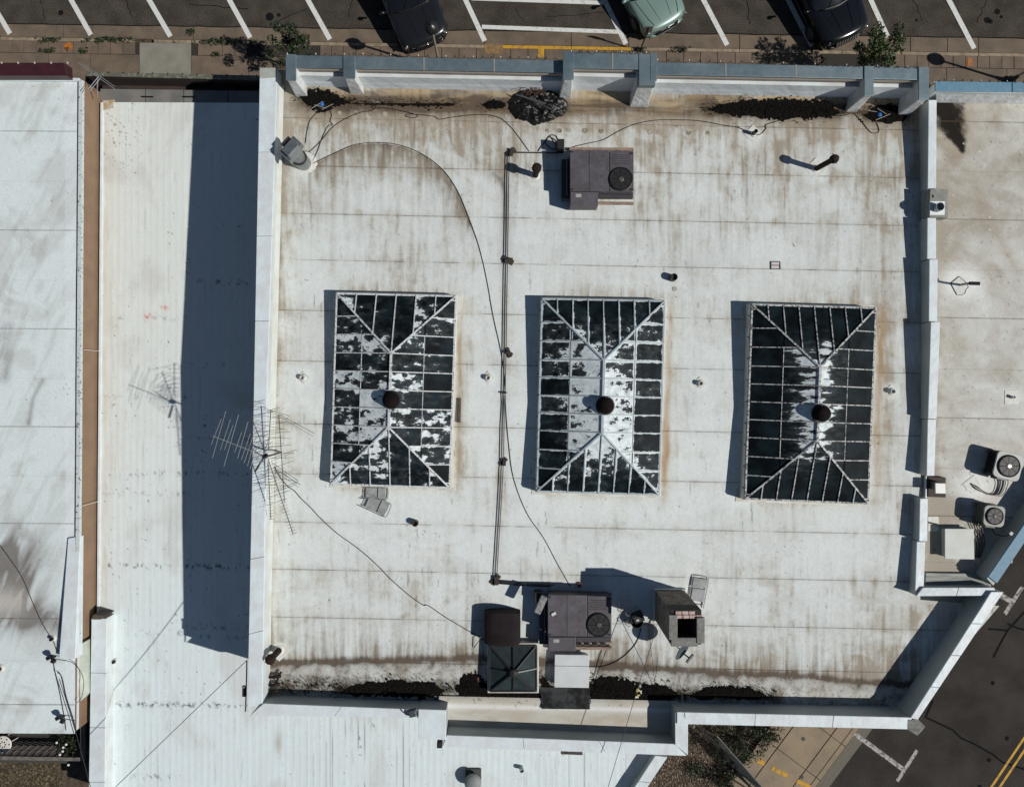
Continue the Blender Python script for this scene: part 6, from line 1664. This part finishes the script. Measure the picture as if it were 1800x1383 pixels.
# ================================================================== PARKED CARS
def car(label, nose, head, paint, kind, L_=4.5, W=1.86):
    """nose: photo position of the bumper's middle at bonnet height; head: heading in degrees"""
    a = math.radians(head); fx = Vector((math.cos(a), math.sin(a), 0)); fy = Vector((-fx.y, fx.x, 0))
    n0 = P8(*nose, ZG + .55); n0.z = ZG
    t = thing('parked_car', label, 'car', n0 - fx * L_ / 2, 'cars parked nose-in at the kerb')
    hw = W / 2
    def T(x_, y_, z_): return n0 - fx * x_ + fy * y_ + Vector((0, 0, z_))
    # stations: distance from nose, half width, bottom, shoulder height, top height, crown
    st = [(.0, .80, .34, .52, .64), (.035, .88, .26, .64, .76), (.12, .94, .22, .72, .83), (.34, .955, .20, .77, .88), (.60, .975, .19, .82, .93), (.95, .985, .19, .86, .97), (1.30, .99, .19, .89, 1.01), (1.55, .99, .19, .91, 1.05), (2.2, 1.0, .19, .94, 1.06), (3.0, 1.0, .19, .96, 1.06), (3.7, .985, .20, .97, 1.06), (4.15, .95, .24, .97, 1.05), (4.40, .86, .30, .92, 1.0), (4.5, .74, .36, .80, .90)]
    sc = L_ / 4.5
    vs = []; fs = []; prof = 15
    for (x_, w, zb, zs, zt) in st:
        w *= hw; x_ *= sc
        half = [(w * .86, zb), (w * .965, zb + .12), (w, zb + (zs - zb) * .5), (w * .985, zs - .06), (w * .94, zs + .02), (w * .80, zs + (zt - zs) * .62), (w * .52, zt - (zt - zs) * .10), (0, zt)]
        ring = half + [(-y_, z_) for y_, z_ in half[:-1][::-1]]
        for j, (y_, z_) in enumerate(ring):
            bow = .26 * (abs(y_) / hw) ** 3 if x_ < .5 else .26 * (abs(y_) / hw) ** 3 * max(0, 1 - (x_ - .5) / 1.0)
            if x_ > 4.1 * sc: bow = -.10 * (abs(y_) / hw) ** 2
            vs.append(T(x_ + bow, y_, z_))
    for i in range(len(st) - 1):
        for j in range(prof - 1): fs.append((i * prof + j, (i + 1) * prof + j, (i + 1) * prof + j + 1, i * prof + j + 1))
    fs.append(tuple(range(prof))); fs.append(tuple(range((len(st) - 1) * prof, len(st) * prof))[::-1])
    body = build('body', MB().add(vs, fs), paint, t, smooth=True)
    sm = body.modifiers.new('smooth', 'SUBSURF'); sm.levels = 2; sm.render_levels = 2
    GL = M('car_glass', (.006, .007, .008), .05, spec=.8)
    # glasshouse
    gs = [(1.22, .80, 1.0, 1.02), (1.55, .85, 1.02, 1.17), (2.05, .80, 1.03, 1.46), (2.35, .77, 1.04, 1.53), (3.2, .76, 1.04, 1.55), (3.75, .76, 1.04, 1.48), (4.2, .78, 1.02, 1.16), (4.3, .76, 1.0, 1.03)]
    vs = []; fs = []
    for (x_, w, zb, zt) in gs:
        w *= hw; x_ *= sc
        wb = w * 1.10
        ring = [(wb, zb), (w * 1.0 + (wb - w) * .3, zb + (zt - zb) * .6), (w * .93, zt - .03), (w * .6, zt), (0, zt + .012), (-w * .6, zt), (-w * .93, zt - .03), (-w * 1.0 - (wb - w) * .3, zb + (zt - zb) * .6), (-wb, zb)]
        for y_, z_ in ring:
            bow = .22 * (abs(y_) / hw) ** 2 if x_ < 2.2 else 0
            vs.append(T(x_ + bow, y_, z_))
    for i in range(len(gs) - 1):
        for j in range(8): fs.append((i * 9 + j, (i + 1) * 9 + j, (i + 1) * 9 + j + 1, i * 9 + j + 1))
    gh = build('glasshouse', MB().add(vs, fs), GL, t, smooth=True)
    sm = gh.modifiers.new('smooth', 'SUBSURF'); sm.levels = 2; sm.render_levels = 2
    vs = []; fs = []
    xs = [2.1, 2.4, 2.8, 3.2, 3.6, 3.85]
    for x_ in xs:
        zt = {2.1: 1.485, 2.4: 1.55, 2.8: 1.575, 3.2: 1.575, 3.6: 1.545, 3.85: 1.46}[x_]
        for y_ in (-.62, -.5, 0, .5, .62): vs.append(T(x_ * sc, y_, zt - .05 * (abs(y_) / .62) ** 4))
    for i in range(len(xs) - 1):
        for j in range(4): fs.append((i * 5 + j, (i + 1) * 5 + j, (i + 1) * 5 + j + 1, i * 5 + j + 1))
    rf = build('roof', MB().add(vs, fs), paint, t, smooth=True)
    so = rf.modifiers.new('thickness', 'SOLIDIFY'); so.thickness = .02; so.offset = 1
    # bonnet creases, shut lines
    CR = M('shut_line', (.006, .006, .006), .7)
    for s in (-1, 1):
        pts = []
        for x_, y_ in ((.22, .52), (.5, .62), (.9, .70), (1.3, .77)):
            pts.append((x_, s * y_))
        def top_z(x_, y_):
            for (a0, *r0), (a1, *r1) in zip(st[:-1], st[1:]):
                if a0 <= x_ <= a1:
                    q = (x_ - a0) / (a1 - a0)
                    w = (r0[0] + (r1[0] - r0[0]) * q) * hw; zs = r0[2] + (r1[2] - r0[2]) * q; zt = r0[3] + (r1[3] - r0[3]) * q
                    u = abs(y_) / w
                    return zt - (zt - zs) * (.10 * min(u / .52, 1) + max(0, (u - .52) / .28) * .30)
        build('shut_line', MB().tube([T(x_ + .1 * (abs(y_) / hw) ** 2, y_, top_z(x_, y_) + .004) for x_, y_ in pts], .008, 5), CR, body)
        build('crease', MB().tube([T(x_, s * (.20 + .12 * x_), top_z(x_, .3) + .0) for x_ in (.28, .6, .95, 1.2)], .012, 6), paint, body)
        # lamps, mirrors, wheels
        LMP = M('headlamp_glass', (.22, .23, .24), .08, metal=.3, spec=.8)
        build('headlight', MB().ellipsoid(T(.20, s * .74, .695), (.17, .05, .05), 12, 8, rot=Vector((1, 0, 0)).rotation_difference((-fx * .75 - fy * s * .9).normalized()).to_matrix()), LMP, t, smooth=True)
        m_ = build('mirror', MB().ellipsoid(T(1.55, s * (hw + .14), 1.02), (.07, .11, .07), 10, 7, rot=Vector((1, 0, 0)).rotation_difference(fx).to_matrix()), paint, t, smooth=True)
        build('mirror_stalk', MB().bar(T(1.52, s * (hw - .06), .99), T(1.55, s * (hw + .06), 1.0), .06, .04), paint, m_)
        for xw_ in (.86, 3.56):
            wc = T(xw_ * sc, s * (hw - .10), .33)
            w_ = build('wheel', MB().lathe(*wc, [(.24, -.11), (.33, -.10), (.335, 0), (.33, .10), (.24, .11)], 24, axis=fy), M('tyre', (.012, .012, .012), .85), t)
            build('rim', MB().lathe(*wc, [(.05, s * .112), (.22, s * .112), (.23, s * .10)], 18, axis=fy), M('alloy', (.3, .3, .3), .3, metal=.8), w_)
            build('wheel_arch', MB().tube([T(xw_ * sc + .40 * math.cos(q), s * (hw * .955), .33 + .40 * math.sin(q)) for q in np.linspace(0, math.pi, 12)], .03, 5), CR, t)
    # face
    GR = M('grille_black', (.008, .008, .008), .4)
    build('grille', MB().add([T(.02, -.46, .42), T(.02, .46, .42), T(.075, .50, .62), T(.075, -.50, .62), T(-.025, -.44, .44), T(-.025, .44, .44), T(.03, .47, .62), T(.03, -.47, .62)], [(0, 1, 2, 3), (7, 6, 5, 4), (0, 4, 5, 1), (1, 5, 6, 2), (2, 6, 7, 3), (3, 7, 4, 0)]), GR, t)
    CH = M('chrome', (.65, .66, .67), .15, metal=.9)
    if kind == 'suv':
        for k in range(9):
            y_ = -.44 + k * .11
            build('grille_slot', MB().bar(T(-.03 + .10 * (abs(y_) / hw) ** 2, y_, .50), T(.045 + .10 * (abs(y_) / hw) ** 2, y_, .66), .05, .02), CH, t)
    else:
        build('grille_trim', MB().tube([T(.02 + .16 * (abs(y_) / hw) ** 2.2, y_, .60 - .02 * abs(y_)) for y_ in np.linspace(-.62, .62, 9)], .014, 6), CH, t)
        build('badge', MB().ellipsoid(T(.02, 0, .63), (.05, .06, .03), 10, 6), CH, t, smooth=True)
    build('bumper', MB().tube([T(.035 + .24 * (abs(y_) / hw) ** 3, y_, .36) for y_ in np.linspace(-.72, .72, 11)], .06, 8), GR if kind != 'sedan' else paint, t, smooth=True)
    wl = [T(1.27 + .22 * (y_ / hw) ** 2, y_, 1.035 - .01 * abs(y_)) for y_ in np.linspace(-.7, .7, 9)]
    build('wiper_cowl', MB().tube(wl, .03, 6), GR, t, smooth=True)
    for y_ in (-.35, .2):
        build('wiper', MB().bar(T(1.32, y_, 1.08), T(1.62, y_ + .28, 1.235), .02, .02), GR, t)
    return t
CP = lambda n, c, r=.22: M(n, c, r, metal=.25, coat=.7, spec=.5)
car('dark grey parked car nose-in below the globe lamp', (752, 80), -68, CP('car_paint_charcoal', (.013, .014, .016), .25), 'sedan', 4.7, 2.08)
car('pale green parked car nose-in right of the hatched bay', (1174, 50), -60, CP('car_paint_pale_green', (.195, .285, .25), .35), 'sedan', 4.6, 2.0)
car('black parked car with a chrome slotted grille at upper right', (1490, 72), -64, CP('car_paint_black', (.006, .007, .008), .15), 'suv', 4.8, 2.15)

# ================================================================== LAMPS AND SIGNS IN THE STREET
def street_lamp(label, top, z, globe=.24):
    p = P8(*top, z); b = Vector((p.x, p.y, ZP))
    t = thing('street_lamp', label, 'street lamp', b, 'globe street lamps on the pavement')
    build('pole', MB().tube([b, Vector((p.x, p.y, z - .2))], [.055, .04], 10), M('silver_pole', (.45, .44, .40), .4, metal=.5), t)
    build('footing', MB().lathe(*b, [(.20, -.02), (.19, .12), (.10, .2), (.07, .5), (.05, .55)], 16), STEELD, t)
    build('globe', MB().lathe(p.x, p.y, z - .28, [(.08, 0), (.15, .04), (globe, .20), (globe, .30), (.18, .42), (.05, .48), (.01, .5)], 20), M('dark_lantern', (.015, .018, .018), .35), t, smooth=True)
    build('finial', MB().lathe(p.x, p.y, z + .2, [(.05, 0), (.03, .06), (.008, .14)], 10), STEELD, t)
    return t
street_lamp('globe street lamp whose dark globe overlaps the charcoal car', (758, 48), 2.9)
street_lamp('globe street lamp at the upper right picture edge', (1873, 82), 2.5)
b = P8(1126, 88, ZP); 
t = thing('parking_sign', 'slim dark parking sign post at the kerb beside the green car', 'sign', b)
build('post', MB().tube([b, b + Vector((0, 0, 1.75))], .03, 8), STEELD, t)
build('sign_plate', MB().bar(b + Vector((-.15, 0, 1.6)), b + Vector((.15, 0, 1.6)), .02, .42), M('sign_grey', (.12, .12, .12), .5), t)
build('base_plate', MB().box(b.x, b.y, ZP, .16, .16, .02), STEELD, t)

# ================================================================== TREES, SHRUBS, WEEDS
def leaves(mb, c, r, n, size, rs, cols=None):
    for _ in range(n):
        d = rs.normal(size=3); d /= np.linalg.norm(d) + 1e-9
        p = np.array(c) + d * np.array(r) * rs.uniform(.25, 1.0) ** .6
        a = rs.normal(size=3); a /= np.linalg.norm(a); b_ = np.cross(a, rs.normal(size=3)); b_ /= np.linalg.norm(b_) + 1e-9
        s = size * rs.uniform(.6, 1.4)
        k = len(mb.v)
        mb.v += [tuple(p - a * s), tuple(p + b_ * s * .45), tuple(p + a * s), tuple(p - b_ * s * .45)]
        mb.f.append((k, k + 1, k + 2, k + 3))
def street_tree(label, px, py, z0, z1, rx, clumps, seed, mat):
    rs = np.random.RandomState(seed)
    c = P8(px, py, (z0 + z1) / 2)
    t = thing('street_tree', label, 'tree', (c.x, c.y, ZP), 'young street trees at the kerb')
    top = Vector((c.x, c.y, z0 + .2))
    build('trunk', MB().tube([Vector((c.x, c.y, ZP)), Vector((c.x + .03, c.y, (ZP + z0) / 2)), top], [.06, .045, .03], 8), BARK, t)
    crown = MB(); limbs = MB()
    for k in range(clumps):
        a = rs.uniform(0, 6.28); q = rs.uniform(.25, 1) ** .7
        p = Vector((c.x + rx * q * math.cos(a), c.y + rx * .75 * q * math.sin(a), rs.uniform(z0, z1)))
        limbs.tube([top - Vector((0, 0, .4)), top.lerp(p, .5) + Vector((0, 0, .1)), p], [.022, .014, .005], 5)
        leaves(crown, p, (.20, .20, .18), 60, .058, rs)
    build('limb', limbs, BARK, t)
    build('crown', crown, mat, t)
    build('tree_pit', MB().prism([(c.x - 1.0, c.y - .25), (c.x + .6, c.y - .25), (c.x + .6, c.y + .25), (c.x - 1.0, c.y + .25)], ZP - .05, ZP + .002), DIRT, t)
    return t
street_tree('sparse young street tree in front of the left end of the coping', 505, 77, 1.2, 2.5, .85, 26, 4, LEAF2)
street_tree('leafy young street tree in front of the right end of the coping', 1551, 85, 1.2, 2.6, .78, 40, 6, LEAF)
def weeds(label, px, py, spread, n, seed, z=ZP, mat=LEAF2, h=.1, size=.04):
    rs = np.random.RandomState(seed); mb = MB()
    for _ in range(n):
        q = P(px + rs.normal() * spread[0] * .5, py + rs.normal() * spread[1] * .5, z)
        leaves(mb, (q[0], q[1], z + h * .6), (.08, .08, h), 10, size, rs)
    build('weed_clump', mb, mat, None, label, 'weeds', kind='stuff')
for i, (a, b, sx_, sy_, n, lab) in enumerate(((92, 71, 22, 3, 22, 'weeds at the kerb left of the orange mark'), (200, 71, 46, 4, 50, 'long row of weeds at the kerb left of the pale slab'), (395, 75, 60, 4, 60, 'row of weeds at the kerb right of the pale slab'), (92, 90, 30, 3, 16, 'weeds in the joint below the orange mark'), (150, 91, 12, 3, 10, 'small weeds in the paving joint'), (380, 97, 10, 2, 8, 'weed tuft on the front pavement slab'), (1195, 88, 14, 5, 18, 'weeds at the kerb right of the sign post'), (1125, 88, 12, 3, 12, 'weeds round the foot of the sign post'), (338, 58, 5, 8, 8, 'weeds in the gutter joint'))):
    weeds(lab, a, b, (sx_, sy_), n, 40 + i)
# yard behind, lower right
def shrub(label, px, py, r, n, seed, h=1.0, mat=LEAF2):
    rs = np.random.RandomState(seed); c = P8(px, py, ZG + h * .5)
    t = thing('shrub', label, 'shrub', (c.x, c.y, ZG), 'shrubs in the rear yard')
    cr = MB(); st = MB()
    for k in range(n):
        a = rs.uniform(0, 6.28); q = rs.uniform(0, 1) ** .6
        p = Vector((c.x + r[0] * q * math.cos(a), c.y + r[1] * q * math.sin(a), ZG + h * rs.uniform(.25, 1) * (1.1 - .5 * q)))
        leaves(cr, p, (.17, .17, .15), 34, .045, rs)
        st.tube([Vector((c.x, c.y, ZG)), p], [.02, .006], 5)
    build('stem', st, BARK, t); build('foliage', cr, mat, t)
shrub('large dark shrub beside the chain-link fence', 1303, 1306, (1.1, .85), 60, 1, 1.3)
shrub('dark shrub against the rear wall by the pavement', 1352, 1292, (.55, .4), 26, 2, 1.0)
shrub('low green shrub at the lower edge of the yard', 1275, 1372, (.5, .4), 22, 3, .7)
shrub('small weed clump in the gravel yard', 1222, 1352, (.3, .3), 10, 4, .4)
rs = np.random.RandomState(8); mb = MB(); cols = []
for _ in range(9000):
    px_, py_ = rs.uniform(1150, 1345), rs.uniform(1268, 1420)
    if px_ > 1215 + (1420 - py_) * .1 + 90: continue
    q = P(px_, py_, ZG); s = rs.uniform(.012, .042); k = len(mb.v)
    for a in (0, 1.6, 3.1, 4.7): mb.v.append((q[0] + s * math.cos(a + px_), q[1] + s * math.sin(a + px_), ZG - .03))
    mb.v.append((q[0], q[1], ZG - .03 + s)); mb.f += [(k, k + 1, k + 4), (k + 1, k + 2, k + 4), (k + 2, k + 3, k + 4), (k + 3, k, k + 4)]
    g = rs.choice([.05, .09, .16, .35, .55], p=[.3, .3, .2, .14, .06]); cols += [(g, g * .78, g * .58)] * 5
build('gravel', mb, VC('gravel_stone', .9, .1, 30, .1, 10), None, 'loose brown and white gravel in the rear yard', 'gravel', kind='stuff', cols=np.array(cols))
def fence():
    A, B = P8(1226, 1276, ZG), P8(1335, 1400, ZG)
    t = thing('chain_link_fence', 'grey chain-link fence running down the rear yard', 'fence', A.lerp(B, .5))
    FM = M('galvanised_wire', (.13, .135, .13), .75, spec=.2)
    d = (B - A); L_ = d.length; d.normalize(); up = Vector((0, 0, 1)); ln = Vector((.36, .32, 0))
    for k in range(4):
        p = A + d * (L_ * k / 3); build('post', MB().tube([p, p + up * 1.55 + ln], .028, 8), FM, t)
    build('top_rail', MB().tube([A + up * 1.52 + ln, B + up * 1.52 + ln], .022, 8), FM, t)
    mesh = MB(); n = int(L_ / .11)
    for i in range(-12, n + 1):
        for s in (1, -1):
            a0, a1 = (0.0, 1.5)
            x0 = i * .11 if s == 1 else i * .11 + 1.5
            p0 = A + d * x0; p1 = A + d * (x0 + s * 1.5) + up * 1.5 + ln
            x1 = x0 + s * 1.5
            if min(x0, x1) < 0 or max(x0, x1) > L_: continue
            mesh.tube([p0, p1], .0085, 4)
    build('wire_mesh', mesh, FM, t)
fence()

# ================================================================== DECK, LOWER LEFT
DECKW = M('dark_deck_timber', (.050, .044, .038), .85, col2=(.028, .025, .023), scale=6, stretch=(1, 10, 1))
RAILW = M('grey_rail_timber', (.17, .155, .13), .85, col2=(.09, .08, .07), scale=6)
dk = thing('timber_deck', 'dark shaded timber deck with railing below the left roof', 'deck', P(60, 1310, 1.2))
zd = 1.2
for k in range(8):
    y0 = 1268 + k * 8.2
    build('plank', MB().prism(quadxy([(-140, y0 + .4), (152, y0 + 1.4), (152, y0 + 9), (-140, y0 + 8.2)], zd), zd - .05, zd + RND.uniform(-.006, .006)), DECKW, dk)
build('rail', MB().prism(quadxy([(-140, 1326), (149, 1331), (149, 1337.5), (-140, 1333)], 2.1), 2.03, 2.1), RAILW, dk, bevel=.008)
build('rail', MB().prism(quadxy([(141, 1243), (149.5, 1236), (149.5, 1337), (141, 1331)], 2.12), 2.05, 2.12), RAILW, dk, bevel=.008)
for k in range(22):
    q = P(-130 + k * 13, 1328 + k * .2, 2.05)
    build('baluster', MB().box(q[0], q[1], zd, .04, .04, .84), RAILW, dk)
build('upper_step', MB().prism(quadxy([(132, 1228), (150, 1212), (150, 1228), (134, 1243)], 2.7), 2.5, 2.62), RAILW, dk, bevel=.01)
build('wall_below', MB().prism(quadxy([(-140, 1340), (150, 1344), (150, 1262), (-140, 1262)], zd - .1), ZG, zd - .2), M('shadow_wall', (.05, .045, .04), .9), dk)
p = P(5, 1308, 1.75)
t = thing('garden_table', 'round pierced white metal table on the deck at the left edge', 'table', (p[0], p[1], zd))
build('table_top', MB().lathe(p[0], p[1], 1.72, [(.30, 0), (.31, .02), (.29, .035), (.01, .035)], 28), M('white_cast_metal', (.62, .60, .54), .5), t)
for k in range(14):
    a = k * .9; rr = .10 + .13 * (k % 2)
    build('hole', MB().lathe(p[0] + rr * math.cos(a), p[1] + rr * math.sin(a), 1.752, [(.03, 0), (.028, .006)], 8), BLACKM, t)
for k in range(3): build('leg', MB().tube([(p[0] + .2 * math.cos(k * 2.1), p[1] + .2 * math.sin(k * 2.1), zd), (p[0] + .1 * math.cos(k * 2.1), p[1] + .1 * math.sin(k * 2.1), 1.73)], .018, 6), MATS['white_cast_metal'], t)
p = P(126, 1305, 1.5)
t = thing('potted_plant', 'dark potted plant with white flowers in the deck corner', 'plant', (p[0], p[1], zd))
build('pot', MB().lathe(p[0], p[1], zd, [(.16, 0), (.22, .34), (.2, .34), (.01, .3)], 16), M('dark_pot', (.03, .025, .02), .7), t)
rs = np.random.RandomState(3); mb = MB(); leaves(mb, (p[0], p[1], 1.75), (.42, .48, .25), 420, .05, rs); build('foliage', mb, LEAF2, t)
for k in range(7):
    q = (p[0] + rs.normal() * .2, p[1] + rs.normal() * .25, 1.98 + rs.uniform(-.06, .05))
    build('flower', MB().lathe(*q, [(.01, 0), (.045, .02), (.03, .035), (.005, .03)], 8), M('white_petal', (.7, .7, .66), .6), t)
rs = np.random.RandomState(9); mb = MB(); cols = []
for _ in range(5000):
    q = P(rs.uniform(-60, 108), rs.uniform(1325, 1420), ZG); s = rs.uniform(.02, .05); k = len(mb.v); a0 = rs.uniform(0, 6)
    for a in (0, 1.6, 3.1, 4.7): mb.v.append((q[0] + s * math.cos(a + a0), q[1] + s * math.sin(a + a0), ZG - .03 + rs.uniform(0, .015)))
    mb.f.append((k, k + 1, k + 2, k + 3)); g = rs.choice([.03, .06, .11, .2], p=[.3, .35, .25, .1]); cols += [(g * 1.0, g * .80, g * .45)] * 4
build('fallen_leaves', mb, VC('dry_leaf', .9, .1, 30, .1, 10), None, 'brown fallen leaves on the ground at the lower left', 'leaves', kind='stuff', cols=np.array(cols))
